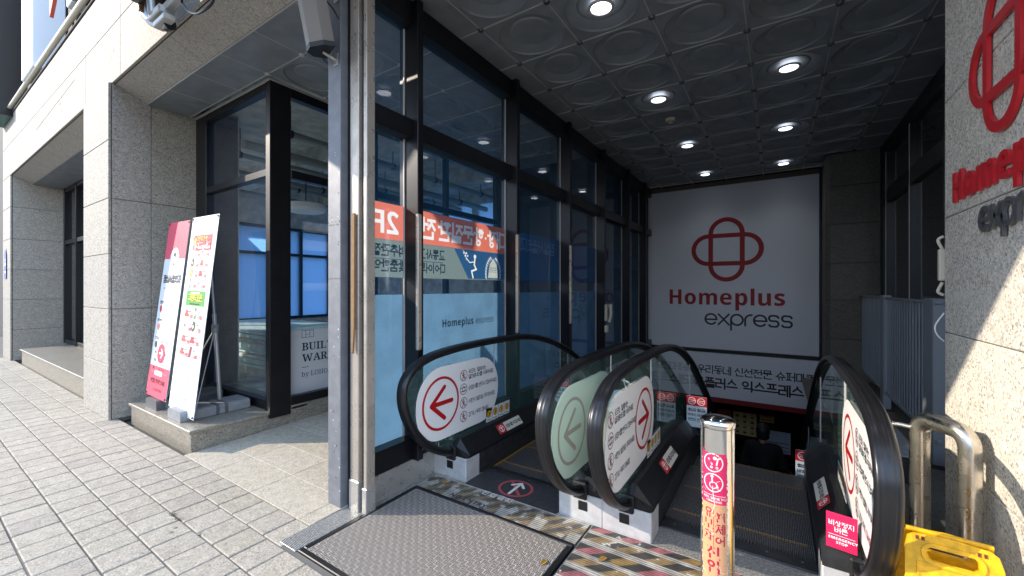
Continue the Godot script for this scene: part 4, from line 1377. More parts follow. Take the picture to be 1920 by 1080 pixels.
# ---------------------------------------------------------------- below: escalator pit and the shop underneath
func basement() -> void:
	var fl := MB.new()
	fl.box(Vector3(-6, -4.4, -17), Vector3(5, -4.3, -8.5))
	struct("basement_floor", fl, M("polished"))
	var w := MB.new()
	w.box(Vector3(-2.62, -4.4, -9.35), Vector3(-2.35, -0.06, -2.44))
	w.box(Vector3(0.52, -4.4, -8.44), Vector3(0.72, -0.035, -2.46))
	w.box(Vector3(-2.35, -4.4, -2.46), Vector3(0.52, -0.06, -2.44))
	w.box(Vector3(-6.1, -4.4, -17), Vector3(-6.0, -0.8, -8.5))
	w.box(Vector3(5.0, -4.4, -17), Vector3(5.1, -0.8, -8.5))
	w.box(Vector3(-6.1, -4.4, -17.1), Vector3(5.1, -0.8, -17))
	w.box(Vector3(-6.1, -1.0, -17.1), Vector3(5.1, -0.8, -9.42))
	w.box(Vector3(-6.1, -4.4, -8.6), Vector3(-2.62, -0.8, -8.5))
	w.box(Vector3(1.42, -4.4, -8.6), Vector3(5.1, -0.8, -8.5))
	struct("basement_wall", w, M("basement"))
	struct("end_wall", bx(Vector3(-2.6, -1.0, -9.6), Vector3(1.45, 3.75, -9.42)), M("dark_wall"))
	# price posters hanging in the shop below
	var spots := [[-1.25, -1.42, 0.3, 0.5, "b0563a", "yellow and red price poster, first from the left below the sign"], [-0.9, -1.46, 0.5, 0.66, "d9c48a", "cream food price poster with a green header below the sign"], [-0.34, -1.42, 0.3, 0.3, "cfae66", "small plain yellow poster right of the green headed one"], [-0.28, -1.9, 0.56, 0.5, "b9c4d4", "wide pale blue poster low beside the person"]]
	for i in spots.size():
		var q: Array = spots[i]
		var t := T("price_poster", q[5], "poster", Vector3(q[0] + q[2] / 2, q[1] - q[3], -11.5))
		pt(t, "board", bx(Vector3(q[0], q[1] - q[3], -11.52), Vector3(q[0] + q[2], q[1], -11.5), 0.003), M("white"))
		var pr := PR.new(Vector3(q[0], q[1] - q[3], -11.5), Vector3(1, 0, 0), Vector3(0, 1, 0), 0.002)
		pr.rect(0, 0, q[2], q[3], LC(q[4]))
		pr.up()
		if i == 1:
			pr.rect(0, q[3] - 0.1, q[2], q[3], LC("6d8c2c"))
			pr.up()
			pr.hangul("그랜드오픈", 0.06, q[3] - 0.08, 0.06, 0.008, LC("f2e27a"))
			for r in 4:
				for c in 3:
					pr.disc(0.09 + c * 0.16, 0.07 + r * 0.13, 0.04, LJ(["a5402c", "6c3a1e", "b5761f"][(r + c) % 3], 0.1), 0.028, 12)
					pr.rect(0.05 + c * 0.16, 0.115 + r * 0.13, 0.13 + c * 0.16, 0.122 + r * 0.13, LC("4a2a1a"))
		else:
			for r in 3:
				pr.rect(0.03, 0.05 + r * 0.09, q[2] - 0.04, 0.065 + r * 0.09, LC("5a3020"))
		pt(t, "poster_print", pr.mb, M("print"))
	for k in 2:
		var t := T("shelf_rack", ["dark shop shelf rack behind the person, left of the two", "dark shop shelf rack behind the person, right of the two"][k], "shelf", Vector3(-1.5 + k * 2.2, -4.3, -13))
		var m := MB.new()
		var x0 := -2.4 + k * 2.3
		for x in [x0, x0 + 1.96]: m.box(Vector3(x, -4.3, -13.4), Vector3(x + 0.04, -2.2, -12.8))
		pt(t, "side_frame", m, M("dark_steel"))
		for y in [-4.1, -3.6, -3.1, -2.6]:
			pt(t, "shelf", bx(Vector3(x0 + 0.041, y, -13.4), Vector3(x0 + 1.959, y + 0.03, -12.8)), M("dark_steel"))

# ---------------------------------------------------------------- right granite wall and its letters
const WX := 0.785

func right_wall() -> void:
	var w := T("granite_side_wall", "pale speckled granite wall with red letters, right of the escalators", "wall", Vector3(1.0, 0, -2.3))
	pt(w, "core", bx(Vector3(WX + 0.01, -0.05, -3.2), Vector3(1.42, 3.83, -1.44)), M("joint"))
	var rows := [-0.04, 0.604, 1.254, 1.888, 2.528, 3.17, 3.83]
	var zs := [-3.215, -1.95, -1.40]
	for i in 6:
		for k in 2:
			stone(w, Vector3(WX, rows[i], zs[k]), Vector3(WX + 0.03, rows[i + 1], zs[k + 1]), "pale")
		stone(w, Vector3(WX + 0.031, rows[i], -3.215), Vector3(1.42, rows[i + 1], -3.19), "pale")
		stone(w, Vector3(WX + 0.031, rows[i], -1.43), Vector3(2.4, rows[i + 1], -1.40))
	var s := T("wall_letters", "raised red and grey shop letters with a looped emblem on the granite wall", "sign", Vector3(WX, 1.9, -2.5))
	# emblem: two crossing stadium loops
	for q in [[0.655, 0.335, 0.0], [0.335, 0.655, 0.0008]]:
		var path: Array = []
		for p in stadium(0, 0, q[0] - 0.045, q[1] - 0.045, 14):
			path.append(Vector3(WX - 0.003, 2.472 + p.y, -2.487 + p.x))
		var m := MB.new()
		m.ribbon(path, true, Vector3(-1, 0, 0), 0.043, 0.014 + q[2])
		pt(s, "emblem_loop", m, M("red"))
	var pins := MB.new()
	for q in [[2.78, -2.487], [2.16, -2.487], [2.472, -2.79], [2.472, -2.18]]:
		pins.cyl(Vector3(WX, q[0], q[1]), Vector3(WX - 0.006, q[0], q[1]), 0.006, 6)
	pt(s, "standoff_pin", pins, M("steel"))
	var bs := Basis(Vector3(0, 0, 1), Vector3(0, 1, 0), Vector3(-1, 0, 0))
	var z := -3.03
	for ch in "Homeplus":
		var g := Lat.get_mesh(ch, "sansb", 0.35)
		var sc: float = 0.152 / g.cap
		var i := mi("letter", g.m, M("red"), s)
		i.position = Vector3(WX - 0.009, 1.942, z) - s.position - bs * Vector3(g.x0 * 1.1, g.y0, 0) * sc
		i.basis = bs * Basis.from_scale(Vector3(sc * 1.1, sc, 0.013 / 0.35))
		z += g.w * sc * 1.1 + 0.03
	z = -2.70
	for ch in "express":
		var d := letter_paths(ch)
		var m := MB.new()
		for q in d.p:
			var path: Array = []
			for v in q: path.append(Vector3(WX - 0.003, 1.757 + v.y * 0.098, z + v.x * 0.098))
			m.ribbon(path, false, Vector3(-1, 0, 0), 0.019, 0.013)
		pt(s, "letter", m, M("grey_letter"))
		z += (d.w + 0.11) * 0.098

# ---------------------------------------------------------------- escalators
func drop(z: float) -> float:   # how far the moving stair has sunk at z
	var t := -3.75 - z
	if t <= 0: return 0.0
	if t < 0.8: return 0.577 * t * t / 1.6
	return 0.577 * (t - 0.4)

func rail_path() -> Array:      # outer line of a handrail, (z, y)
	var p := [Vector2(-2.52, 0.165), Vector2(-2.34, 0.215), Vector2(-2.16, 0.33), Vector2(-2.01, 0.5), Vector2(-1.935, 0.68), Vector2(-1.94, 0.83), Vector2(-2.03, 0.935), Vector2(-2.2, 1.0), Vector2(-2.48, 1.03), Vector2(-2.85, 1.04), Vector2(-3.3, 1.035), Vector2(-3.62, 1.015), Vector2(-3.92, 0.965), Vector2(-4.3, 0.86), Vector2(-4.84, 0.64), Vector2(-5.86, 0.10)]
	var o := spline(p, 5)
	for i in 6: o.append(Vector2(-6.9 - i * 0.75, 0.10 - 0.577 * (1.04 + i * 0.75)))
	return o

func sweep_zy(path: Array, prof: Array, cx: float, m: MB) -> void:   # prof: (x across, outward), swept along (z, y)
	var n := path.size()
	var rings: Array = []
	for i in n:
		var t: Vector2 = (path[mini(i + 1, n - 1)] - path[maxi(i - 1, 0)]).normalized()
		var o := Vector2(t.y, -t.x)
		var r: Array = []
		for k in prof.size():
			var a: Vector2 = prof[(k + prof.size() - 1) % prof.size()]; var b: Vector2 = prof[(k + 1) % prof.size()]
			var pn := Vector2(b.y - a.y, a.x - b.x).normalized()
			r.append([Vector3(cx + prof[k].x, path[i].y + o.y * prof[k].y, path[i].x + o.x * prof[k].y), Vector3(pn.x, o.y * pn.y, o.x * pn.y)])
		rings.append(r)
	for i in n - 1:
		for k in prof.size():
			var k2 := (k + 1) % prof.size()
			var a = rings[i][k]; var b = rings[i][k2]; var c = rings[i + 1][k2]; var d = rings[i + 1][k]
			if (b[0] - a[0]).cross(d[0] - a[0]).dot(a[1] + b[1]) < 0:
				m.t3(a[0], c[0], b[0], a[1], c[1], b[1]); m.t3(a[0], d[0], c[0], a[1], d[1], c[1])
			else:
				m.t3(a[0], b[0], c[0], a[1], b[1], c[1]); m.t3(a[0], c[0], d[0], a[1], c[1], d[1])

func notice_rows(pr: PR, x: float, ink: Color, red: Color) -> void:
	var rows := ["유모차, 휠체어는", "손잡이를 반드시 잡아주세요", "어린이 발끼임 주의하세요", "걷거나 뛰지 마세요"]
	for r in 4:
		var y := 0.445 - r * 0.112
		pr.ring(x, y, 0.046, 0.006, LC("7a3a44"), 0.046, 20)
		if r == 1:
			pr.line([Vector2(x - 0.04, y + 0.012), Vector2(x + 0.04, y + 0.012)], 0.006, ink); pr.line([Vector2(x - 0.04, y - 0.016), Vector2(x + 0.04, y - 0.016)], 0.006, ink)
			pr.ring(x, y, 0.02, 0.007, LC("7a3a44"), 0.026, 14)
		else:
			pr.disc(x, y + 0.024, 0.008, ink, -1, 8)
			pr.line([Vector2(x, y + 0.014), Vector2(x - 0.004, y - 0.008), Vector2(x - 0.016, y - 0.03)], 0.007, ink)
			pr.line([Vector2(x - 0.004, y - 0.008), Vector2(x + 0.014, y - 0.028)], 0.007, ink)
			pr.line([Vector2(x - 0.018, y + 0.002), Vector2(x + 0.018, y + 0.006)], 0.006, ink)
			pr.line([Vector2(x - 0.03, y + 0.03), Vector2(x + 0.03, y - 0.03)], 0.006, LC("a02030"))
		if r == 0:
			pr.hangul(rows[0], x + 0.062, y + 0.004, 0.036, 0.0042, ink, 0.86)
			pr.hangul("엘리베이터를 이용하세요", x + 0.062, y - 0.04, 0.036, 0.0042, ink, 0.86)
		else:
			pr.hangul(rows[r], x + 0.062, y - 0.02, 0.037, 0.0042, ink, 0.86)

func escalator(cx: float, called_label: String, left: bool) -> void:
	var e := T("escalator", called_label, "escalator", Vector3(cx, 0, -2.8), "pair of escalators to the shop below")
	var path := rail_path()
	var prof := [Vector2(-0.040, -0.022), Vector2(-0.042, -0.008), Vector2(-0.035, 0.004), Vector2(-0.027, 0.0085), Vector2(-0.023, 0.005), Vector2(-0.018, 0.009), Vector2(-0.006, 0.0095), Vector2(0.0, 0.0065), Vector2(0.006, 0.0095), Vector2(0.018, 0.009), Vector2(0.023, 0.005), Vector2(0.027, 0.0085), Vector2(0.035, 0.004), Vector2(0.042, -0.008), Vector2(0.040, -0.022), Vector2(0.026, -0.024), Vector2(-0.026, -0.024)]
	for s in [-1.0, 1.0]:
		var gx: float = cx + s * 0.55
		var m := MB.new()
		sweep_zy(path, prof, gx, m)
		pt(e, "handrail", m, M("rubber"))
		var tr := MB.new()
		var tprof := [Vector2(-0.014, -0.048), Vector2(-0.014, -0.0245), Vector2(0.014, -0.0245), Vector2(0.014, -0.048)]
		sweep_zy(path, tprof, gx, tr)
		pt(e, "rail_track", tr, M("dark_steel"))
		# glass panels under the rail, joints at 3.05, 4.6
		var cuts := [[-1.0, -3.03], [-3.036, -4.6], [-4.606, -6.2], [-6.206, -7.8], [-7.806, -10.0]]
		for q in cuts:
			var pl := PackedVector2Array()
			var low: Array = []
			for i in path.size() - 1:
				for k in 2:
					var v: Vector2 = path[i].lerp(path[i + 1], k * 0.5)
					if v.x <= q[0] and v.x >= q[1] and not (q[0] > -2 and v.y < 0.29):
						var t: Vector2 = (path[i + 1] - path[i]).normalized()
						pl.append(v - Vector2(t.y, -t.x) * 0.03)
			var zl := maxf(q[1], -9.9)
			var zh := minf(q[0], -2.36)
			for i in 9:
				var zz := lerpf(zl, zh, i / 8.0)
				pl.append(Vector2(zz, 0.235 - drop(zz)))
			var gm := MB.new()
			var ix := Geometry2D.triangulate_polygon(pl)
			for i in range(0, ix.size(), 3):
				gm.trio(Vector3(gx, pl[ix[i]].y, pl[ix[i]].x), Vector3(gx, pl[ix[i + 1]].y, pl[ix[i + 1]].x), Vector3(gx, pl[ix[i + 2]].y, pl[ix[i + 2]].x), Vector3(1, 0, 0))
			var pane := pt(e, "glass_panel", gm, M("esc_glass"))
			if q[1] > -9:
				mi("glass_joint", bx(Vector3(gx - 0.005, 0.25 - drop(q[1]), q[1] - 0.006), Vector3(gx + 0.005, 1.0 - (0.0 if q[1] > -4 else drop(q[1]) * 0.98 + 0.05), q[1] - 0.0005)).mesh(), M("trim"), pane)
		# grains of dust and water marks on the glass near the newel
		var du := PR.new(Vector3(gx, 0, 0), Vector3(0, 0, -1), Vector3(0, 1, 0), 0.0015)
		for i in 240:
			var zz := -2.12 - absf(rng.randfn(0.0, 0.5))
			var yy := 0.30 + absf(rng.randfn(0.0, 0.16))
			if zz < -3.4 or yy > 0.9: continue
			du.disc(-zz, yy, rng.randf_range(0.001, 0.0032), LJ("a9b3ae", 0.2), -1, 5)
		var dp := pt(e, "dust", du.mb, M("print"))
		dp.set_meta("kind", "stuff")
		# deck: black cover sloping from the glass to the stair, and the skirt under it
		var dk := MB.new()
		var zs: Array = [-2.455, -2.50, -2.8, -3.2, -3.6]
		for i in 14: zs.append(-3.75 - i * 0.2)
		zs.append(-10.4)
		var ring := func(zz: float) -> Array:
			var d := drop(zz)
			var f := 0.05 if zz > -2.46 else 0.0
			return [Vector3(gx + s * 0.15, -0.0 - d, zz), Vector3(gx + s * 0.148, 0.19 - d - f * 0.6, zz), Vector3(gx + s * 0.10, 0.26 - d - f, zz), Vector3(gx + s * 0.02, 0.27 - d - f, zz), Vector3(gx - s * 0.02, 0.30 - d - f, zz), Vector3(gx - s * 0.05, 0.298 - d - f, zz), Vector3(gx - s * 0.148, 0.185 - d - f * 0.4, zz), Vector3(gx - s * 0.152, 0.165 - d, zz)]
		for i in zs.size() - 1:
			var A: Array = ring.call(zs[i]); var B: Array = ring.call(zs[i + 1])
			for k in 7:
				var out := Vector3(s if k < 3 else -s, 0.6 if k > 0 else 0.0, 0)
				dk.quado(A[k], A[k + 1], B[k + 1], B[k], out)
		var F: Array = ring.call(-2.455)
		for k in range(1, 7):
			dk.trio(F[0].lerp(F[7], 0.5), F[k], F[k + 1], Vector3(0, 0, 1))
		pt(e, "balustrade_deck", dk, M("deck"))
		var sk := MB.new()
		var cz := -2.45
		for i in zs.size() - 1:
			var a := drop(zs[i]); var b := drop(zs[i + 1])
			var x: float = gx - s * 0.143
			sk.quado(Vector3(x, 0.18 - a, zs[i]), Vector3(x, 0.18 - b, zs[i + 1]), Vector3(x, -0.3 - b, zs[i + 1]), Vector3(x, -0.3 - a, zs[i]), Vector3(-s, 0, 0))
		pt(e, "skirt", sk, M("dark_steel"))
		# steel plinth at the newel with its black sensor eye
		var x0: float = gx - 0.152 if not (left and s < 0) else gx - 0.22
		var x1: float = gx + 0.152
		if not left and s < 0: x0 = gx - 0.148
		var np := pt(e, "newel_plinth", bx(Vector3(x0, -0.03, -2.62), Vector3(x1, 0.172, -2.445), 0.006), M("steel_plate"))
		var px: float = gx + (0.02 if s > 0 else -0.01)
		mi("sensor_eye", bx(Vector3(px - 0.03, 0.07, -2.446) - e.position, Vector3(px + 0.03, 0.128, -2.441) - e.position, 0.001).mesh(), M("black"), np, Transform3D(Basis(), e.position))
		var ent := MB.new()
		ent.box(Vector3(gx - 0.05, 0.14, -2.53), Vector3(gx + 0.05, 0.25, -2.43), 0.01)
		pt(e, "rail_inlet", ent, M("black"))
		# notices
		var nx: float = gx - s * 0.006
		# the arrow stands at the near end on the rising stair, at the far end on the falling one
		var fwd := Vector3(0, 0, -1) if s < 0 else Vector3(0, 0, 1)
		var pr := PR.new(Vector3(nx, 0.335, -2.06 if s < 0 else -3.08), fwd, Vector3(0, 1, 0), 0.003)
		pr.rrect(0, 0, 1.02, 0.56, 0.26, LC("e4e4e0")); pr.up()
		var at_left: bool = (s < 0) == left
		var ac := 0.265 if at_left else 0.755
		var dr := -1.0 if at_left else 1.0
		pr.ring(ac, 0.28, 0.205, 0.02, LC("b0161c"))
		pr.rline([Vector2(ac - dr * 0.035, 0.40), Vector2(ac + dr * 0.11, 0.28), Vector2(ac - dr * 0.035, 0.16)], 0.034, LC("b0161c"))
		pr.rline([Vector2(ac + dr * 0.095, 0.28), Vector2(ac - dr * 0.12, 0.28)], 0.034, LC("b0161c"))
		notice_rows(pr, 0.53 if at_left else 0.09, LC("3a3438"), LC("b0161c"))
		pt(e, "safety_notice", pr.mb, M("print_gloss"))
		if s > 0 and left:   # its pale back, seen through the glass from outside
			var bk := PR.new(Vector3(gx, 0.335, -2.06), Vector3(0, 0, -1), Vector3(0, 1, 0), 0.003)
			bk.rrect(0, 0, 1.02, 0.56, 0.26, LC("c9dcc6")); bk.up()
			bk.ring(0.265, 0.28, 0.205, 0.02, LC("a89f90"))
			bk.rline([Vector2(0.30, 0.40), Vector2(0.155, 0.28), Vector2(0.30, 0.16)], 0.03, LC("a89f90"))
			bk.rline([Vector2(0.17, 0.28), Vector2(0.385, 0.28)], 0.03, LC("a89f90"))
			pt(e, "notice_back", bk.mb, M("print_gloss"))
		var d := Vector3(0, 0, -1) if s < 0 else Vector3(0, 0, 1)
		var p2 := PR.new(Vector3(nx, 0.305, -2.90 if s < 0 else -3.27), d, Vector3(0, 1, 0), 0.003)
		for i in 4:
			p2.rect(i * 0.095, 0, i * 0.095 + 0.088, 0.12, LC("dfe3e6"))
		p2.up()
		for i in 4:
			p2.disc(i * 0.095 + 0.044, 0.07, 0.034, LC("2a2a20"), -1, 16)
			p2.rect(i * 0.095 + 0.015, 0.012, i * 0.095 + 0.072, 0.02, LC("55585a"))
		p2.up()
		for i in 4:
			p2.disc(i * 0.095 + 0.044, 0.07, 0.030, LC("d8a51c"), -1, 16)
		p2.up()
		for i in 4:
			p2.line([Vector2(i * 0.095 + 0.036, 0.085), Vector2(i * 0.095 + 0.05, 0.07), Vector2(i * 0.095 + 0.04, 0.055)], 0.008, LC("2a2a20"))
		pt(e, "caution_strip", p2.mb, M("print_gloss"))
		# sticker on the sloping deck
		var a0 := Vector3(gx - s * 0.148, 0.185, 0); var a1 := Vector3(gx - s * 0.05, 0.298, 0)
		var uy := (a1 - a0).normalized()
		var st := PR.new(Vector3(a0.x, a0.y, -2.95 if s < 0 else -3.33) + uy * 0.03, d, uy, 0.003)
		st.rect(0, 0, 0.38, 0.085, LC("d9d5c4")); st.up()
		var rx := 0.0 if s < 0 else 0.27
		st.rect(rx, 0, rx + 0.11, 0.085, LC("c4242c")); st.up()
		st.ring(rx + 0.055, 0.042, 0.036, 0.006, LC("f0e6e0"), 0.03, 18)
		st.line([Vector2(rx + 0.03, 0.05), Vector2(rx + 0.08, 0.05)], 0.005, LC("f0e6e0")); st.line([Vector2(rx + 0.055, 0.055), Vector2(rx + 0.055, 0.025)], 0.012, LC("f0e6e0"))
		st.hangul("손잡이를 꼭 잡으세요", 0.125 if s < 0 else 0.015, 0.028, 0.030, 0.004, LC("3a3634"), 0.85)
		pt(e, "deck_sticker", st.mb, M("print"))
		# tag hung at the bend of the rail
		var tx: float = gx + 0.05 if s < 0 else gx - 0.2
		var ty := 0.19 if s < 0 else -0.14
		var plate := pt(e, "guard_plate", bx(Vector3(tx, ty, -4.157), Vector3(tx + 0.175, ty + 0.29, -4.15), 0.002), M("tag", "c3d2d8", 0.4))
		var tg := PR.new(Vector3(tx, ty, -4.15), Vector3(1, 0, 0), Vector3(0, 1, 0), 0.002)
		tg.rect(0, 0.20, 0.175, 0.29, LC("b8202c")); tg.up()
		for i in 2:
			tg.ring(0.047 + i * 0.08, 0.245, 0.034, 0.006, LC("f0dcd8"), -1, 20)
			tg.line([Vector2(0.025 + i * 0.08, 0.252), Vector2(0.07 + i * 0.08, 0.252)], 0.006, LC("f0dcd8")); tg.line([Vector2(0.03 + i * 0.08, 0.236), Vector2(0.065 + i * 0.08, 0.236)], 0.006, LC("f0dcd8"))
			for r in 3:
				tg.hangul(["출입금", "비상시", "안전선"][r], 0.012 + i * 0.08, 0.15 - r * 0.045, 0.026, 0.004, LC("3c3c40"), 0.9)
		tg.mb.xf = Transform3D(Basis(), Vector3.ZERO)
		mi("tag_print", tg.mb.mesh(), M("print_gloss"), plate)
	# floor plate, comb and stairs
	var hw := 0.405
	pt(e, "floor_plate", bx(Vector3(cx - hw - 0.0, -0.06, -2.66), Vector3(cx + hw, -0.002, -2.442), 0.003), M("rib"))
	var cb := MB.new()
	cb.box(Vector3(cx - hw, -0.05, -2.76), Vector3(cx + hw, 0.003, -2.662), 0.004)
	for i in 44:
		var x := cx - hw + 0.009 + i * 0.0184
		cb.box(Vector3(x, -0.02, -2.80), Vector3(x + 0.008, 0.0, -2.761))
	pt(e, "comb_plate", cb, M("dark_steel"))
	var ct := PR.new(Vector3(cx - hw, 0.003, -2.755), Vector3(1, 0, 0), Vector3(0, 0, -1), 0.001)
	for i in 5:
		ct.disc(0.08 + i * 0.165, -0.03, 0.006, LC("8a8a88"), -1, 8)
	pt(e, "comb_screw", ct.mb, M("print"))
	var zc := -2.8
	for i in 20:
		var z0 := -2.95 - (i - 1) * 0.4 if i > 0 else -2.762
		var z1 := -2.95 - i * 0.4
		var y := -0.012 - drop((z0 + z1) / 2 - 0.2)
		if i < 2: y = -0.012
		var sm := MB.new()
		var ny := y - (drop((z1 + z1 - 0.4) / 2 - 0.2) - (0.0 if i < 2 else drop((z0 + z1) / 2 - 0.2))) if i > 0 else y
		sm.box(Vector3(cx - hw, y - 0.3, z1 + 0.003), Vector3(cx + hw, y, z0 - 0.001), 0.003)
		var stp := pt(e, "step", sm, M("tread"))
		var yl := MB.new()
		for k in 40:
			var xk := cx - hw + 0.03 + k * 0.0187
			yl.box(Vector3(xk, y - 0.01, z1 + 0.0035), Vector3(xk + 0.011, y + 0.0012, z1 + 0.024))
		if left:
			yl.box(Vector3(cx - hw + 0.002, y - 0.01, z1 + 0.0035), Vector3(cx - hw + 0.024, y + 0.0012, z0 - 0.002))
		mi("edge_line", yl.mesh(), M("edge_yellow"), stp)

func escalators() -> void:
	M("steel_plate", "d2d2d0", 0.42, 0.35, "mottle", 2.0)
	M("edge_yellow", "8f6826", 0.6)
	escalator(-1.615, "left escalator beside the glass partition, NO ENTRY mat at its head", true)
	escalator(-0.215, "right escalator behind the steel bollard, red and ochre tape at its head", false)
	# black no-entry mat at the head of the left escalator
	var t := T("no_entry_mat", "black floor sticker with a red struck-out arrow before the left escalator", "floor sticker", Vector3(-1.64, 0, -2.62))
	pt(t, "sheet", bx(Vector3(-2.0, -0.001, -2.70), Vector3(-1.225, 0.0055, -2.42), 0.001), M("floor_vinyl", "3a3a3b", 0.6, 0.0, "grime", 3.0))
	var pr := PR.new(Vector3(-1.63, 0.0055, -2.56), Vector3(1, 0, 0), Vector3(0, 0, -1), 0.001)
	pr.ring(0.0, 0.0, 0.135, 0.02, LC("a84a4e"), 0.125)
	pr.line([Vector2(-0.085, 0.085), Vector2(0.085, -0.085)], 0.022, LC("a84a4e"), false)
	pr.up()
	pr.rline([Vector2(0.0, -0.09), Vector2(0.0, 0.08)], 0.022, LC("d8d4ce"))
	pr.rline([Vector2(-0.05, 0.03), Vector2(0.0, 0.085), Vector2(0.05, 0.03)], 0.022, LC("d8d4ce"))
	pr.hangul("진입금지", -0.17, -0.20, 0.05, 0.009, LC("cfcac2"), 1.35, 1.0)
	pt(t, "mat_print", pr.mb, M("print"))
	# guard hoops
	var h := T("steel_guard_hoop", "tall stainless guard hoop between the right escalator and granite wall", "guard rail", Vector3(0.65, 0, -2.7))
	var hp := MB.new()
	var A := Vector3(0.60, 0, -2.81); var B := Vector3(0.714, 0, -2.595)
	var pth: Array = [A, A + Vector3.UP * 0.4, A + Vector3.UP * 0.76]
	var D := (B - A)
	for i in 7:
		var a := PI / 2 * i / 6.0
		pth.append(A + Vector3.UP * (0.79 + 0.068 * sin(a)) + D.normalized() * 0.068 * (1 - cos(a)))
	for i in 7:
		var a := PI / 2 * i / 6.0
		pth.append(B + Vector3.UP * (0.79 + 0.068 * cos(a)) - D.normalized() * 0.068 * (1 - sin(a)))
	pth.append_array([B + Vector3.UP * 0.76, B + Vector3.UP * 0.4, B])
	hp.tube(pth, 0.039, 18)
	pt(h, "hoop", hp, M("brushed"))
	var sd := MB.new()
	sd.tube(spline([A + Vector3(-0.03, 0.80, 0), A + Vector3(-0.09, 0.80, -0.02), A + Vector3(-0.135, 0.775, -0.03), A + Vector3(-0.15, 0.7, -0.03), A + Vector3(-0.15, 0.4, -0.03), A + Vector3(-0.145, 0.30, -0.03), A + Vector3(-0.1, 0.27, -0.02), A + Vector3(-0.03, 0.27, 0)], 5), 0.013, 10)
	pt(h, "side_rail", sd, M("brushed"))
	var fl := MB.new()
	for q in [A, B]: fl.lathe([Vector2(0.043, 0.02), Vector2(0.07, 0.015), Vector2(0.072, 0.0)], q, 16)
	pt(h, "flange", fl, M("chrome"))
	var g := T("slim_guard_post", "slim stainless guard post with a curved side rail behind the left balustrade", "guard rail", Vector3(-2.29, 0, -2.52))
	var gp := MB.new()
	gp.lathe([Vector2(0.06, 0.172), Vector2(0.06, 0.185), Vector2(0.031, 0.19), Vector2(0.03, 0.86), Vector2(0.026, 0.868), Vector2(0.0, 0.87)], Vector3(-2.27, 0.0, -2.56), 16)
	pt(g, "post_tube", gp, M("chrome"))
	var gs := MB.new()
	gs.tube(spline([Vector3(-2.27, 0.80, -2.53), Vector3(-2.275, 0.80, -2.47), Vector3(-2.28, 0.76, -2.435), Vector3(-2.28, 0.6, -2.43), Vector3(-2.28, 0.2, -2.43)], 5), 0.010, 8)
	pt(g, "side_rail", gs, M("chrome"))
	var c := T("small_steel_loop", "small chrome loop rail between the two escalators' balustrades", "guard rail", Vector3(-0.915, 0.28, -2.75))
	var cm := MB.new()
	cm.tube(spline([Vector3(-1.0, 0.25, -2.72), Vector3(-1.0, 0.78, -2.72), Vector3(-0.985, 0.84, -2.74), Vector3(-0.95, 0.865, -2.76), Vector3(-0.89, 0.865, -2.78), Vector3(-0.85, 0.84, -2.79), Vector3(-0.84, 0.78, -2.80), Vector3(-0.84, 0.25, -2.80)], 5), 0.013, 10)
	pt(c, "loop", cm, M("chrome"))
	var mk := T("face_mask", "crumpled white face mask hanging on the small chrome loop", "face mask", Vector3(-0.93, 0.7, -2.74))
	var mm := MB.new()
	for i in 10:
		for k in 6:
			var f := func(a: int, b: int) -> Vector3:
				return Vector3(-1.02 + a * 0.018 + sin(b * 1.3) * 0.004, 0.79 - b * 0.022 - 0.012 * sin(a * 0.7), -2.715 + 0.016 * sin(a * 0.9 + b * 1.7) + a * -0.004)
			mm.quado(f.call(i, k), f.call(i + 1, k), f.call(i + 1, k + 1), f.call(i, k + 1), Vector3(0, 0, 1))
	pt(mk, "cloth", mm, M("mask"))
	var ml := MB.new()
	ml.tube(spline([Vector3(-1.02, 0.79, -2.715), Vector3(-0.99, 0.84, -2.725), Vector3(-0.95, 0.885, -2.755), Vector3(-0.9, 0.885, -2.775), Vector3(-0.85, 0.79, -2.75)], 5), 0.004, 6)
	pt(mk, "ear_loop", ml, M("mask"))

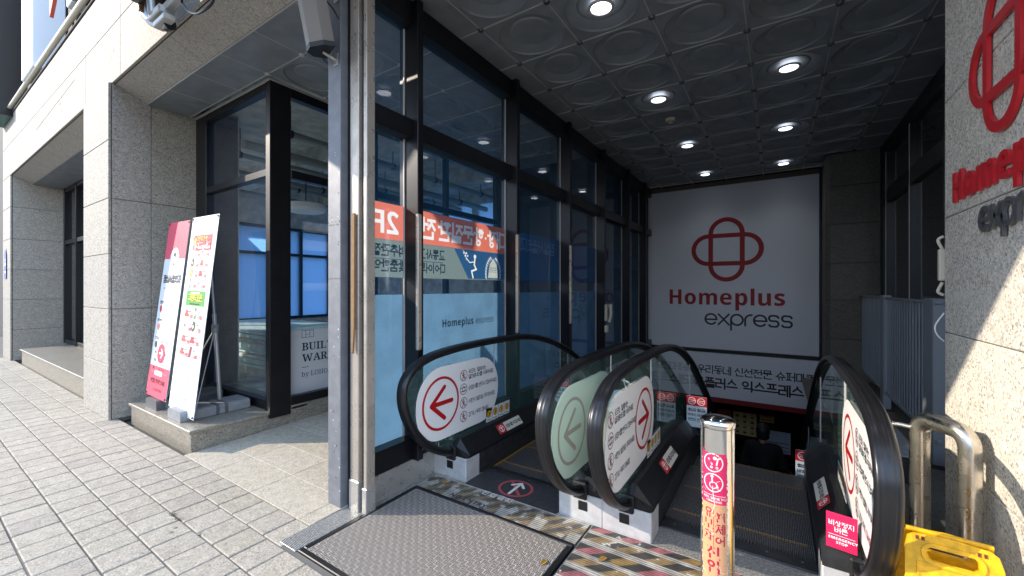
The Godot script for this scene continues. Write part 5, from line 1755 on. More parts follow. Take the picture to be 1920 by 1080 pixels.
# ---------------------------------------------------------------- white panel at the end and the sign below it
func back_banner() -> void:
	var b := T("white_end_panel", "large white panel with a dark red looped emblem at the end of the hall", "sign", Vector3(-0.85, 0.24, -9.35))
	pt(b, "panel", bx(Vector3(-2.41, 0.24, -9.38), Vector3(0.66, 3.60, -9.32), 0.004), M("panel_white", "dcdde2", 0.5))
	var fr := MB.new()
	fr.box(Vector3(0.661, -0.84, -9.4), Vector3(0.70, 3.69, -9.29), 0.004)
	fr.box(Vector3(-2.41, 0.17, -9.40), Vector3(0.66, 0.238, -9.28), 0.004)
	pt(b, "frame", fr, M("black"))
	for q in [[-2.41, -1.4], [-1.39, -0.32], [-0.31, 0.66]]:
		pt(b, "top_trim", bx(Vector3(q[0], 3.605, -9.40), Vector3(q[1], 3.69, -9.30), 0.004), M("wood_trim", "5d5347", 0.6))
	var pr := PR.new(Vector3(-2.41, 0, -9.32), Vector3(1, 0, 0), Vector3(0, 1, 0), 0.002)
	var red := LC("9c1218")
	for q in [[1.31, 0.66], [0.66, 1.31]]:
		var l := stadium(1.555, 2.285, q[0] - 0.088, q[1] - 0.088, 16)
		var c := Vector2(1.555, 2.285)
		pr.mb.col = red; pr.k += 1
		for i in l.size():
			var a: Vector2 = l[i]; var d: Vector2 = l[(i + 1) % l.size()]
			var e: Vector2 = l[(i + l.size() - 1) % l.size()]; var f: Vector2 = l[(i + 2) % l.size()]
			var na: Vector2 = (d - e).normalized(); var nd: Vector2 = (f - a).normalized()
			na = Vector2(na.y, -na.x) * 0.044; nd = Vector2(nd.y, -nd.x) * 0.044
			pr.quad(a - na, d - nd, d + nd, a + na)
		pr.up(0.0004)
	pr.text("Homeplus", 0.46, 1.155, 0.315, red, "sansb", 1.02)
	var x := 1.17
	for ch in "express":
		var d := letter_paths(ch)
		for q in d.p:
			var pl: Array = []
			for v in q: pl.append(Vector2(x + v.x * 0.208, 0.755 + v.y * 0.208))
			pr.line(pl, 0.034, LC("34343a"))
		x += (d.w + 0.11) * 0.208
	pt(b, "emblem_and_lettering", pr.mb, M("print"))
	var s := T("lower_shop_sign", "white sign with two rows of Korean lettering and a red band over the escalator foot", "sign", Vector3(-0.85, -0.84, -9.3))
	pt(s, "panel", bx(Vector3(-2.41, -0.74, -9.33), Vector3(0.655, 0.165, -9.27), 0.004), M("panel_white"))
	pt(s, "red_band", bx(Vector3(-2.41, -0.84, -9.33), Vector3(0.655, -0.742, -9.265), 0.004), M("red_band", "7d1016", 0.5))
	var p2 := PR.new(Vector3(-2.41, 0, -9.27), Vector3(1, 0, 0), Vector3(0, 1, 0), 0.002)
	p2.hangul("우리동네 신선전문 슈퍼마켓", 1.02, -0.26, 0.165, 0.020, LC("222228"), 0.96)
	p2.hangul("홈플러스", 0.96, -0.55, 0.205, 0.030, LC("34222a"), 0.98)
	p2.hangul("익스프레스", 1.84, -0.55, 0.205, 0.030, LC("222228"), 0.98)
	pt(s, "lettering", p2.mb, M("print"))

# ---------------------------------------------------------------- street behind the camera and signs on the front
func street() -> void:
	var b := T("opposite_building", "plain pale building across the street, seen only in reflections", "building", Vector3(-4, 0, 20))
	pt(b, "wall", bx(Vector3(-40, -0.05, 19), Vector3(30, 5.6, 27), 0.02), M("concrete"))
	for f in 2:
		for i in 16:
			var x := -38.0 + i * 4.2
			pt(b, "window", bx(Vector3(x, 0.8 + f * 2.3, 18.96), Vector3(x + 2.4, 2.2 + f * 2.3, 18.995)), M("frame"))
	var nb := T("neighbour_building", "dark neighbouring building at the far left edge of the photo", "building", Vector3(-20, 0, -4))
	pt(nb, "wall", bx(Vector3(-26, -0.05, -8), Vector3(-15.2, 9, -2.0), 0.02), M("upper"))
	for i in 3:
		pt(nb, "window", bx(Vector3(-15.21 - 0.0, 0.9 + i * 2.4, -7), Vector3(-15.17, 2.4 + i * 2.4, -2.6)), M("dark_glass"))
	var s := T("added_shade_board", "unseen board added over the pavement to shade the entrance, with a curved lower edge", "sign", Vector3(-3, 3.96, 0))  # unseen blocker, its outline shaped for the shadow edges at the entrance
	var m := MB.new()
	var p := PackedVector2Array([Vector2(1.0, 3.96), Vector2(1.0, 5.7), Vector2(-5.3, 5.7), Vector2(-5.32, 5.05), Vector2(-7.25, 5.05), Vector2(-7.4, 4.9), Vector2(-7.3, 4.66), Vector2(-7.0, 4.58), Vector2(-6.2, 4.56), Vector2(-6.05, 4.7), Vector2(-5.5, 4.72), Vector2(-5.4, 4.6), Vector2(-5.36, 3.96)])
	m.prism(p, -0.02, 0.16)
	pt(s, "board", m, M("upper"))
	var ar := MB.new()
	for x in [-2.8, -1.0, 0.6]:
		ar.cyl(Vector3(x, 5.0, 0.05), Vector3(x, 5.6, -1.9), 0.03, 8)
	pt(s, "arm", ar, M("dark_steel"))
	# blade signs on the upper wall
	var w := T("white_blade_sign", "tall white light box sign standing out from the upper wall", "sign", Vector3(-10.6, 5.12, -1.5))
	pt(w, "box", bx(Vector3(-11.1, 5.12, -1.68), Vector3(-10.16, 8.6, -1.3), 0.012), M("sign_white", "e9f1f4", 0.35))
	pt(w, "hook", bx(Vector3(-10.3, 5.07, -1.5), Vector3(-9.95, 5.09, -1.48)), M("black"))
	var t := T("teal_sign", "dark teal sign panel at the far left of the upper wall", "sign", Vector3(-13.5, 4.98, -1.4))
	pt(t, "panel", bx(Vector3(-14.1, 4.98, -1.6), Vector3(-12.95, 8.4, -1.2), 0.01), M("teal"))
	pt(t, "edge", bx(Vector3(-12.948, 4.95, -1.58), Vector3(-12.88, 8.4, -1.22), 0.006), M("frame"))
	var r := T("red_awning_corner", "pointed corner of a coral red awning above the lintel", "awning", Vector3(-8.6, 5.45, -1.3))
	var rm := MB.new()
	rm.prism(PackedVector2Array([Vector2(-8.86, 5.44), Vector2(-8.0, 6.1), Vector2(-7.2, 6.6), Vector2(-7.2, 7.4), Vector2(-8.86, 7.4)]), -1.34, -1.30)
	pt(r, "cloth", rm, M("coral", "d9604e", 0.7))
	var l := T("small_white_sign_box", "small white sign box above the ledge beside the coral awning", "sign", Vector3(-7.9, 5.3, -1.4))
	pt(l, "box", bx(Vector3(-8.2, 5.36, -1.7), Vector3(-7.45, 6.6, -1.36), 0.01), M("sign_white"))
	pt(l, "foot", bx(Vector3(-7.6, 5.2, -1.5), Vector3(-7.42, 5.355, -1.3), 0.006), M("dark_steel"))
	# flood lamp with its bracket and cable at the lintel edge
	var f := T("flood_lamp_bracket", "black flood lamp on a steel arm and clamp at the lintel's edge", "lamp", Vector3(-4.34, 3.88, -1.3))
	var hd := MB.new()
	var hull := spline([Vector3(-5.35, 4.6, -1.33), Vector3(-5.15, 4.31, -1.33), Vector3(-5.0, 4.145, -1.32), Vector3(-4.885, 4.02, -1.32), Vector3(-4.667, 3.876, -1.31), Vector3(-4.41, 3.76, -1.31), Vector3(-4.29, 3.727, -1.31)], 6)
	hd.tube(hull, 0.045, 10)
	pt(f, "curved_cover", hd, M("rubber"))
	var bd := MB.new()
	bd.lathe([Vector2(0.0, 0.0), Vector2(0.13, 0.02), Vector2(0.2, 0.12), Vector2(0.2, 0.3), Vector2(0.0, 0.34)], Vector3(-4.62, 4.0, -1.22), 20, true)
	pt(f, "head", bd, M("black"))
	var am := MB.new()
	am.xf = Transform3D(Basis(), Vector3(-4.36, 3.86, -1.30))
	am.box(Vector3(-0.02, -0.03, -0.03), Vector3(1.4, 0.03, 0.03), 0.005)
	pt(f, "arm", am, M("aluminium", "c9c8c2", 0.4, 0.5))
	var cl := MB.new()
	cl.box(Vector3(-4.54, 3.80, -1.33), Vector3(-4.28, 3.86, -1.23), 0.008)
	cl.box(Vector3(-4.46, 3.72, -1.32), Vector3(-4.20, 3.765, -1.24), 0.006)
	cl.cyl(Vector3(-4.52, 4.04, -1.24), Vector3(-4.47, 3.84, -1.24), 0.03, 10)
	pt(f, "clamp", cl, M("aluminium"))
	pt(f, "lamp_pin", (func() -> MB:
		var q := MB.new()
		q.cyl(Vector3(-4.74, 4.06, -1.24), Vector3(-4.73, 3.96, -1.24), 0.02, 10)
		return q).call(), M("wood"))
	var c := T("loose_cable", "loose black cable looping under the lintel", "cable", Vector3(-3.84, 3.68, -1.3))
	var cm := MB.new()
	cm.tube(spline([Vector3(-4.03, 4.3, -1.34), Vector3(-4.01, 3.84, -1.3), Vector3(-3.97, 3.755, -1.3), Vector3(-3.83, 3.65, -1.29), Vector3(-3.69, 3.586, -1.29), Vector3(-3.54, 3.562, -1.29), Vector3(-3.45, 3.587, -1.3), Vector3(-3.42, 3.66, -1.3), Vector3(-3.40, 4.2, -1.36)], 6), 0.010, 8)
	pt(c, "cable_run", cm, M("rubber"))

# ---------------------------------------------------------------- banner stands on the plinth
func banner_stands() -> void:
	for k in 2:
		var front := k == 0
		var t := T("banner_stand", "white grocery price banner stand with red and green labels on a grey base" if front else "clinic banner stand with pink top and foot and a round arrow, half shaded", "banner stand", Vector3(-4.97 if front else -5.66, 0.2, -1.8), "banner stands on the shop step")
		var bl := Vector3(-5.295, 0.25, -1.60) if front else Vector3(-5.955, 0.316, -1.60)
		var brr := Vector3(-4.665, 0.235, -1.60) if front else Vector3(-5.372, 0.302, -1.60)
		var tl := Vector3(-5.225, 2.25, -1.80) if front else Vector3(-5.90, 2.25, -1.80)
		var ux := (brr - bl).normalized()
		var uy := (tl - bl).normalized()
		uy = (uy - ux * uy.dot(ux)).normalized()
		var w := (brr - bl).length(); var h := (tl - bl).length()
		var n := ux.cross(uy)
		var sh := MB.new()
		sh.xf = Transform3D(Basis(ux, uy, n), bl)
		sh.box(Vector3(0, 0, -0.004), Vector3(w, h, 0.0), 0.0)
		pt(t, "banner", sh, M("vinyl", "dde1e2", 0.5))
		var pr := PR.new(bl, ux, uy, 0.0012)
		if front: front_print(pr, w, h)
		else: back_print(pr, w, h)
		pt(t, "banner_print", pr.mb, M("print"))
		var ey := MB.new()
		for q in [[0.02, 0.02], [w - 0.02, 0.02], [0.02, h - 0.02], [w - 0.02, h - 0.02]]:
			var p: Vector3 = bl + ux * q[0] + uy * q[1]
			ey.cyl(p - n * 0.012, p + n * 0.008, 0.011, 8)
		pt(t, "eyelet", ey, M("dark_steel"))
		# base, pole, cross arms
		var bx0 := -4.97 if front else -5.66
		var z1 := -1.545 if front else -1.56
		var base := MB.new()
		var pf := PackedVector2Array()
		for q in [[0.13, 0.005, -90], [0.13, 0.07, 0], [-0.13, 0.07, 90], [-0.13, 0.005, 180]]:
			for i in 4:
				var a := deg_to_rad(q[2] + 30.0 * i)
				pf.append(Vector2(q[0] + cos(a) * 0.03, maxf(0.002, q[1] + 0.03 * sin(a))))
		base.xf = Transform3D(Basis(), Vector3(bx0, 0.2, 0))
		base.prism(pf, z1 - 0.62, z1)
		pt(t, "water_base", base, M("plastic_grey" if front else "base_dark", "8d8f90" if front else "5a5a5c", 0.55, 0.0, "mottle", 2.0))
		var rb := MB.new()
		for z in ([-0.08, -0.16, -0.24] if not front else [-0.3, -0.38]):
			rb.xf = Transform3D(Basis(), Vector3(bx0, 0.2, 0))
			var pq := PackedVector2Array()
			for v in pf: pq.append(Vector2(v.x * 1.02, v.y * 1.04))
			rb.prism(pq, z1 + z - 0.03, z1 + z)
		pt(t, "rib", rb, M("plastic_grey" if not front else "base_dark", "5a5a5c", 0.55))
		var pb := Vector3(-5.03 if front else -5.68, 0.29, z1 - 0.42)
		var top := bl + ux * w * 0.5 + uy * h * 0.96 - n * 0.03
		var mid := pb.lerp(top, 0.42)
		var pl := MB.new()
		pl.cyl(pb, pb.lerp(top, 0.5), 0.019, 12)
		pt(t, "pole", pl, M("aluminium2", "c6c8c8", 0.35, 0.7))
		var p2 := MB.new()
		p2.cyl(pb.lerp(top, 0.4), top, 0.012, 10)
		for q in [Vector2(0.02, h - 0.02), Vector2(w - 0.02, h - 0.02)]:
			p2.tube([top, bl + ux * q.x + uy * q.y - n * 0.008], 0.006, 6)
		for q in [Vector2(0.02, 0.02), Vector2(w - 0.02, 0.02)]:
			p2.tube([mid, bl + ux * q.x + uy * q.y - n * 0.008], 0.006, 6)
		pt(t, "arm", p2, M("aluminium2"))
		var ck := MB.new()
		ck.cyl(mid - Vector3(0, 0.05, 0), mid + Vector3(0, 0.04, 0), 0.03, 12)
		ck.cyl(mid + Vector3(-0.0, 0.01, 0), mid + Vector3(0.06, 0.03, 0.02), 0.012, 8)
		pt(t, "collar", ck, M("plastic_grey"))

func product(pr: PR, x: float, y: float, s: float, kind: int) -> void:
	var cols := ["d9a83a", "b5403c", "8a8f94", "c8ccd0", "4a4c50", "c85c50", "5c8a3c", "9a4a44"]
	var c := LJ(cols[kind % 8], 0.15)
	match kind % 4:
		0:
			pr.poly(PackedVector2Array([Vector2(x, y + s * 0.3), Vector2(x + s * 0.3, y), Vector2(x + s * 0.7, y + s * 0.2), Vector2(x + s * 0.75, y + s * 0.8), Vector2(x + s * 0.35, y + s)]), c)
			pr.up(0.0002)
			pr.disc(x + s * 0.4, y + s * 0.45, s * 0.16, LJ("f0d88a", 0.1), -1, 10)
		1:
			for i in 5:
				pr.disc(x + s * (0.25 + 0.13 * i), y + s * (0.3 + 0.28 * (i % 2)), s * 0.17, LJ(cols[kind % 8], 0.25), -1, 9)
		2:
			pr.rrect(x + s * 0.25, y, x + s * 0.6, y + s * 1.05, s * 0.1, c)
			pr.up(0.0002)
			pr.rect(x + s * 0.28, y + s * 0.3, x + s * 0.57, y + s * 0.7, LJ("eceff0", 0.05))
		3:
			pr.poly(PackedVector2Array([Vector2(x + s * 0.1, y), Vector2(x + s * 0.55, y + s * 0.05), Vector2(x + s * 0.7, y + s * 0.95), Vector2(x + s * 0.3, y + s)]), c)
			pr.up(0.0002)
			pr.rect(x + s * 0.25, y + s * 0.35, x + s * 0.5, y + s * 0.6, LJ("b03038", 0.1))

func price(pr: PR, x: float, y: float, s: float, c: Color, t: String) -> void:
	pr.text(t, x, y, s, c, "sansb", 0.8)

func front_print(pr: PR, w: float, h: float) -> void:
	var grey := LC("b9bdbf")
	# faded older print round the new sheet
	pr.line([Vector2(0.06, h - 0.16), Vector2(0.2, h - 0.11), Vector2(0.36, h - 0.16), Vector2(0.52, h - 0.1)], 0.006, grey)
	pr.hangul("가격파괴", 0.12, h - 0.27, 0.10, 0.010, LC("b6bcbe"), 1.0)
	pr.hangul("행사", 0.2, 0.42, 0.12, 0.02, LC("b4babd")); pr.hangul("특가", 0.2, 0.30, 0.12, 0.02, LC("b4babd"))
	pr.text("9990", 0.16, 0.10, 0.11, LC("a3a8ab"), "sans", 0.95)
	for i in 22:
		var y := 0.1 + i * 0.085
		pr.rect(0.015, y, 0.03, y + rng.randf_range(0.01, 0.05), LC("c0c5c6"))
		pr.rect(w - 0.05, y, w - 0.03, y + rng.randf_range(0.01, 0.05), LC("c0c5c6"))
	pr.hangul("신선한 먹거리", 0.07, 0.2, 0.03, 0.003, grey, 0.9); pr.hangul("매일 할인", w - 0.16, 0.45, 0.035, 0.004, grey, 0.7)
	pr.up()
	pr.rect(0.10, 0.52, w - 0.09, h - 0.36, LC("e8eaea"))
	pr.up()
	pr.rect(0.10, h - 0.36, w - 0.09, h - 0.20, LC("c3252b"))
	pr.rect(0.10, 1.08, w - 0.09, 1.235, LC("3f9a35"))
	pr.up()
	pr.hangul("그랜드오픈", 0.17, h - 0.26, 0.045, 0.006, LC("f2d23a"), 1.2)
	pr.hangul("가격파괴세일", 0.125, h - 0.345, 0.066, 0.010, LC("f6f0ee"), 0.98)
	pr.rect(0.20, 1.205, 0.42, 1.22, LC("e6f0de"))
	pr.hangul("그랜드오픈", 0.16, 1.125, 0.068, 0.016, LC("22301a"), 0.98)
	pr.up()
	pr.hangul("그랜드오픈", 0.158, 1.128, 0.068, 0.010, LC("f2d43a"), 0.98)
	pr.rect(0.2, 1.093, 0.44, 1.106, LC("1f2a18"))
	pr.up()
	for r in 5:
		for c in 2:
			var x := 0.115 + c * 0.215
			var y := 1.70 - r * 0.108
			product(pr, x - 0.01, y - 0.006, 0.10, r * 2 + c + (0 if r < 3 else 2))
			price(pr, x + 0.10, y - 0.004, 0.034, LC("a8343a") if r < 4 else LC("b8242a"), ["2,980", "3,980", "1,890", "4,990", "4,980", "2,990"][(r * 2 + c) % 6])
			pr.rect(x + 0.10, y + 0.055, x + 0.16, y + 0.062, LC("55585a")); pr.rect(x + 0.10, y + 0.072, x + 0.18, y + 0.078, LC("6a6d70"))
	for r in 4:
		for c in 2:
			var x := 0.115 + c * 0.215
			var y := 0.955 - r * 0.128
			product(pr, x - 0.01, y - 0.006, 0.115, [5, 6, 3, 4, 5, 1, 5, 7][r * 2 + c])
			price(pr, x + 0.105, y - 0.004, 0.04, LC("b8242a"), ["5,900", "9,980", "1,990", "3,700", "7,990", "7,980", "9,990", "3,480"][r * 2 + c])
			pr.rect(x + 0.10, y + 0.062, x + 0.17, y + 0.07, LC("55585a")); pr.rect(x + 0.10, y + 0.08, x + 0.18, y + 0.086, LC("6a6d70"))

func back_print(pr: PR, w: float, h: float) -> void:
	var pink := LC("d94f62"); var ink := LC("3a3438")
	pr.rect(0, h - 0.42, w, h, pink)
	pr.rect(0, 0, w, 0.33, LC("e2566a"))
	pr.up()
	pr.disc(w / 2, h - 0.42, 0.125, LC("f0f0f0"))
	pr.up()
	pr.ring(w / 2, h - 0.42, 0.105, 0.008, ink)
	pr.disc(w / 2, h - 0.395, 0.04, ink, 0.05)
	pr.up()
	pr.disc(w / 2, h - 0.42, 0.03, LC("f0f0f0"), 0.03)
	pr.line([Vector2(w / 2 - 0.03, h - 0.46), Vector2(w / 2, h - 0.49), Vector2(w / 2 + 0.03, h - 0.46)], 0.014, ink)
	pr.hangul("잠실서울외과", 0.06, h - 0.69, 0.085, 0.013, ink, 0.96)
	pr.text("JAMSIL SEOUL SURGERY CLINIC", 0.09, h - 0.76, 0.016, LC("6a6468"), "sans")
	var rows := [["대장항문", "치질, 치열, 치루"], ["하지정맥", "수술 당일 퇴원"], ["건강검진", "위내시경 대장내시경"]]
	for i in 3:
		var y := h - 0.93 - i * 0.2
		pr.hangul(rows[i][0], 0.05, y, 0.033, 0.004, ink, 0.9)
		pr.disc(0.1, y - 0.055, 0.032, LC(["c2403c", "c0706a", "3a4048"][i]), 0.04, 14)
		pr.rrect(0.2, y - 0.11, w - 0.07, y + 0.02, 0.012, LC("dfe3e8"))
		pr.up(0.0003)
		pr.hangul(rows[i][1], 0.225, y - 0.03, 0.034, 0.004, ink, 0.86)
		pr.hangul("전문의 진료", 0.235, y - 0.08, 0.034, 0.004, ink, 0.86)
	for i in 3:
		var y := h - 1.50 + 0.02 - i * 0.085
		pr.rect(0.06, y - 0.03, w - 0.06, y - 0.028, LC("b8bcc0"))
		pr.hangul(["평일", "토요일", "점심"][i], 0.10, y, 0.026, 0.004, ink, 0.9)
		pr.text(["09:00 - 18:30", "09:00 - 14:00", "13:00 - 14:00"][i], 0.26, y, 0.022, ink, "sans")
	pr.disc(w / 2, 0.475, 0.105, LC("d8455a"))
	pr.up()
	pr.rline([Vector2(w / 2 - 0.045, 0.475), Vector2(w / 2 + 0.045, 0.475)], 0.02, LC("f4f0f0"))
	pr.rline([Vector2(w / 2 + 0.005, 0.52), Vector2(w / 2 + 0.048, 0.475), Vector2(w / 2 + 0.005, 0.43)], 0.02, LC("f4f0f0"))
	pr.rrect(0.18, 0.235, w - 0.18, 0.285, 0.02, LC("f4f0f0"))
	pr.up()
	pr.hangul("접수 및 상담", 0.205, 0.245, 0.03, 0.004, LC("c8384c"), 0.9)
	pr.hangul("본건물 2층으로 오세요", 0.09, 0.15, 0.045, 0.007, LC("5a1420"), 0.9)
	pr.text("02-000-2000", 0.2, 0.07, 0.03, LC("5a1420"), "sans")

# ---------------------------------------------------------------- a figure as one smooth surface
func sd_bone(p: Vector3, a: Vector3, b: Vector3, ra: float, rb: float) -> float:
	var d := b - a
	var t := clampf((p - a).dot(d) / maxf(d.length_squared(), 1e-9), 0.0, 1.0)
	return (p - a - d * t).length() - lerpf(ra, rb, t)

func nets(bones: Array, cell: float, k: float, mb: MB) -> void:   # surface nets over bones [a, b, ra, rb]
	var lo := Vector3.ONE * 1e9; var hi := -lo
	for q in bones:
		var r := maxf(q[2], q[3]) + cell * 2.5
		lo = lo.min(q[0] - Vector3.ONE * r).min(q[1] - Vector3.ONE * r)
		hi = hi.max(q[0] + Vector3.ONE * r).max(q[1] + Vector3.ONE * r)
	var n := Vector3i((hi - lo) / cell) + Vector3i(2, 2, 2)
	var f := PackedFloat32Array(); f.resize(n.x * n.y * n.z); f.fill(1.0)
	for q in bones:
		var r := maxf(q[2], q[3]) + cell * 2.0 + k
		var a := Vector3i(((q[0] as Vector3).min(q[1]) - Vector3.ONE * r - lo) / cell).clamp(Vector3i.ZERO, n - Vector3i.ONE)
		var b := Vector3i(((q[0] as Vector3).max(q[1]) + Vector3.ONE * r - lo) / cell).clamp(Vector3i.ZERO, n - Vector3i.ONE)
		for z in range(a.z, b.z + 1):
			for y in range(a.y, b.y + 1):
				for x in range(a.x, b.x + 1):
					var i := x + n.x * (y + n.y * z)
					var d := sd_bone(lo + Vector3(x, y, z) * cell, q[0], q[1], q[2], q[3])
					var e := f[i]
					var h := maxf(k - absf(d - e), 0.0) / k
					f[i] = minf(d, e) - h * h * k * 0.25
	var vid := {}
	var pos: Array = []
	for z in n.z - 1:
		for y in n.y - 1:
			for x in n.x - 1:
				var c := Vector3.ZERO; var m := 0
				var base := x + n.x * (y + n.y * z)
				var v := [f[base], f[base + 1], f[base + n.x], f[base + n.x + 1], f[base + n.x * n.y], f[base + n.x * n.y + 1], f[base + n.x * n.y + n.x], f[base + n.x * n.y + n.x + 1]]
				var neg := 0
				for q in v: neg += 1 if q < 0 else 0
				if neg == 0 or neg == 8: continue
				for e in [[0, 1], [2, 3], [4, 5], [6, 7], [0, 2], [1, 3], [4, 6], [5, 7], [0, 4], [1, 5], [2, 6], [3, 7]]:
					var p: float = v[e[0]]; var q: float = v[e[1]]
					if (p < 0) != (q < 0):
						var t := p / (p - q)
						var A := Vector3(e[0] & 1, (e[0] >> 1) & 1, e[0] >> 2); var B := Vector3(e[1] & 1, (e[1] >> 1) & 1, e[1] >> 2)
						c += A.lerp(B, t); m += 1
				vid[base] = pos.size()
				pos.append(lo + (Vector3(x, y, z) + c / m) * cell)
	var grad := func(p: Vector3) -> Vector3:
		var g := (p - lo) / cell
		var i := Vector3i(g).clamp(Vector3i.ONE, n - Vector3i(3, 3, 3))
		var s := func(q: Vector3i) -> float: return f[q.x + n.x * (q.y + n.y * q.z)]
		return Vector3(s.call(i + Vector3i(2, 0, 0)) - s.call(i - Vector3i(1, 0, 0)), s.call(i + Vector3i(0, 2, 0)) - s.call(i - Vector3i(0, 1, 0)), s.call(i + Vector3i(0, 0, 2)) - s.call(i - Vector3i(0, 0, 1))).normalized()
	var nr: Array = []
	for p in pos: nr.append(grad.call(p))
	var st := [1, n.x, n.x * n.y]
	for b in vid:
		for ax in 3:
			var o1: int = st[(ax + 1) % 3]; var o2: int = st[(ax + 2) % 3]
			if not (vid.has(b - o1) and vid.has(b - o2) and vid.has(b - o1 - o2)): continue
			if (f[b] < 0) == (f[b + st[ax]] < 0): continue
			var q := [vid[b], vid[b - o1], vid[b - o1 - o2], vid[b - o2]]
			for t in [[0, 1, 2], [0, 2, 3]]:
				var a: Vector3 = pos[q[t[0]]]; var c: Vector3 = pos[q[t[1]]]; var d: Vector3 = pos[q[t[2]]]
				if (c - a).cross(d - a).dot(nr[q[t[0]]]) < 0:
					mb.t3(a, d, c, nr[q[t[0]]], nr[q[t[2]]], nr[q[t[1]]])
				else:
					mb.t3(a, c, d, nr[q[t[0]]], nr[q[t[1]]], nr[q[t[2]]])

func person(at: Vector3) -> void:
	var t := T("person", "person in dark clothes going down the right escalator, seen from behind", "person", at)
	var V := func(x: float, y: float, z: float) -> Vector3: return at + Vector3(x, y, z)
	var body := [
		[V.call(0, 0.92, 0), V.call(0, 1.10, 0), 0.13, 0.13], [V.call(-0.06, 1.12, 0), V.call(-0.10, 1.32, 0.01), 0.11, 0.10], [V.call(0.06, 1.12, 0), V.call(0.10, 1.32, 0.01), 0.11, 0.10], [V.call(-0.13, 1.40, 0.01), V.call(0.13, 1.40, 0.01), 0.065, 0.065],
		[V.call(-0.08, 0.90, 0), V.call(-0.09, 0.48, -0.02), 0.10, 0.06], [V.call(0.08, 0.90, 0), V.call(0.09, 0.48, -0.04), 0.10, 0.06],
		[V.call(-0.09, 0.48, -0.02), V.call(-0.09, 0.07, 0.02), 0.06, 0.042], [V.call(0.09, 0.48, -0.04), V.call(0.09, 0.07, 0.0), 0.06, 0.042],
		[V.call(-0.09, 0.045, 0.03), V.call(-0.10, 0.035, -0.16), 0.042, 0.034], [V.call(0.09, 0.045, 0.01), V.call(0.10, 0.035, -0.18), 0.042, 0.034],
		[V.call(-0.19, 1.39, 0.01), V.call(-0.25, 1.12, 0.02), 0.058, 0.045], [V.call(-0.25, 1.12, 0.02), V.call(-0.22, 0.90, -0.08), 0.045, 0.032],
		[V.call(0.19, 1.39, 0.01), V.call(0.26, 1.14, 0.01), 0.058, 0.045], [V.call(0.26, 1.14, 0.01), V.call(0.34, 0.98, -0.16), 0.045, 0.032]]
	var cl := MB.new()
	nets(body, 0.022, 0.06, cl)
	var sk := MB.new()
	var head := [[V.call(0, 1.44, 0.0), V.call(0, 1.52, -0.01), 0.05, 0.048], [V.call(0, 1.60, -0.02), V.call(0, 1.64, 0.0), 0.072, 0.078], [V.call(0, 1.55, -0.05), V.call(0, 1.57, -0.04), 0.05, 0.055], [V.call(0, 1.585, -0.095), V.call(0, 1.60, -0.085), 0.012, 0.010], [V.call(-0.078, 1.59, 0.0), V.call(-0.08, 1.61, 0.005), 0.012, 0.014], [V.call(0.078, 1.59, 0.0), V.call(0.08, 1.61, 0.005), 0.012, 0.014]]
	nets(head, 0.010, 0.025, sk)
	for s in [-1.0, 1.0]:
		var w: Vector3 = V.call(-0.22, 0.90, -0.08) if s < 0 else V.call(0.34, 0.98, -0.16)
		var d := (Vector3(0.0, -0.9, -0.35) if s < 0 else Vector3(0.2, -0.35, -0.9)).normalized()
		var sd := d.cross(Vector3(s, 0.2, 0.1)).normalized()
		var hand := [[w, w + d * 0.085, 0.026, 0.030]]
		for i in 4:
			var o := sd * (-0.030 + 0.02 * i)
			var l: float = [0.062, 0.074, 0.070, 0.055][i]
			hand.append([w + d * 0.08 + o, w + d * (0.08 + l * 0.5) + o * 1.1, 0.0095, 0.009])
			hand.append([w + d * (0.08 + l * 0.5) + o * 1.1, w + d * (0.08 + l) + o * 1.1 + Vector3(0, -0.012, 0.006), 0.009, 0.0075])
		hand.append([w + d * 0.03 - sd * 0.028, w + d * 0.075 - sd * 0.058, 0.012, 0.009])
		nets(hand, 0.007, 0.006, sk)
	var b := pt(t, "body", sk, M("skin"))
	pt(t, "dark_clothes", cl, M("cloth"))
	var hr := MB.new()
	nets([[V.call(0, 1.64, 0.015), V.call(0, 1.66, -0.02), 0.088, 0.082], [V.call(0, 1.57, 0.035), V.call(0, 1.63, 0.02), 0.066, 0.08], [V.call(-0.045, 1.55, 0.03), V.call(0.045, 1.55, 0.03), 0.04, 0.04]], 0.012, 0.03, hr)
	pt(t, "hair", hr, M("hair"))

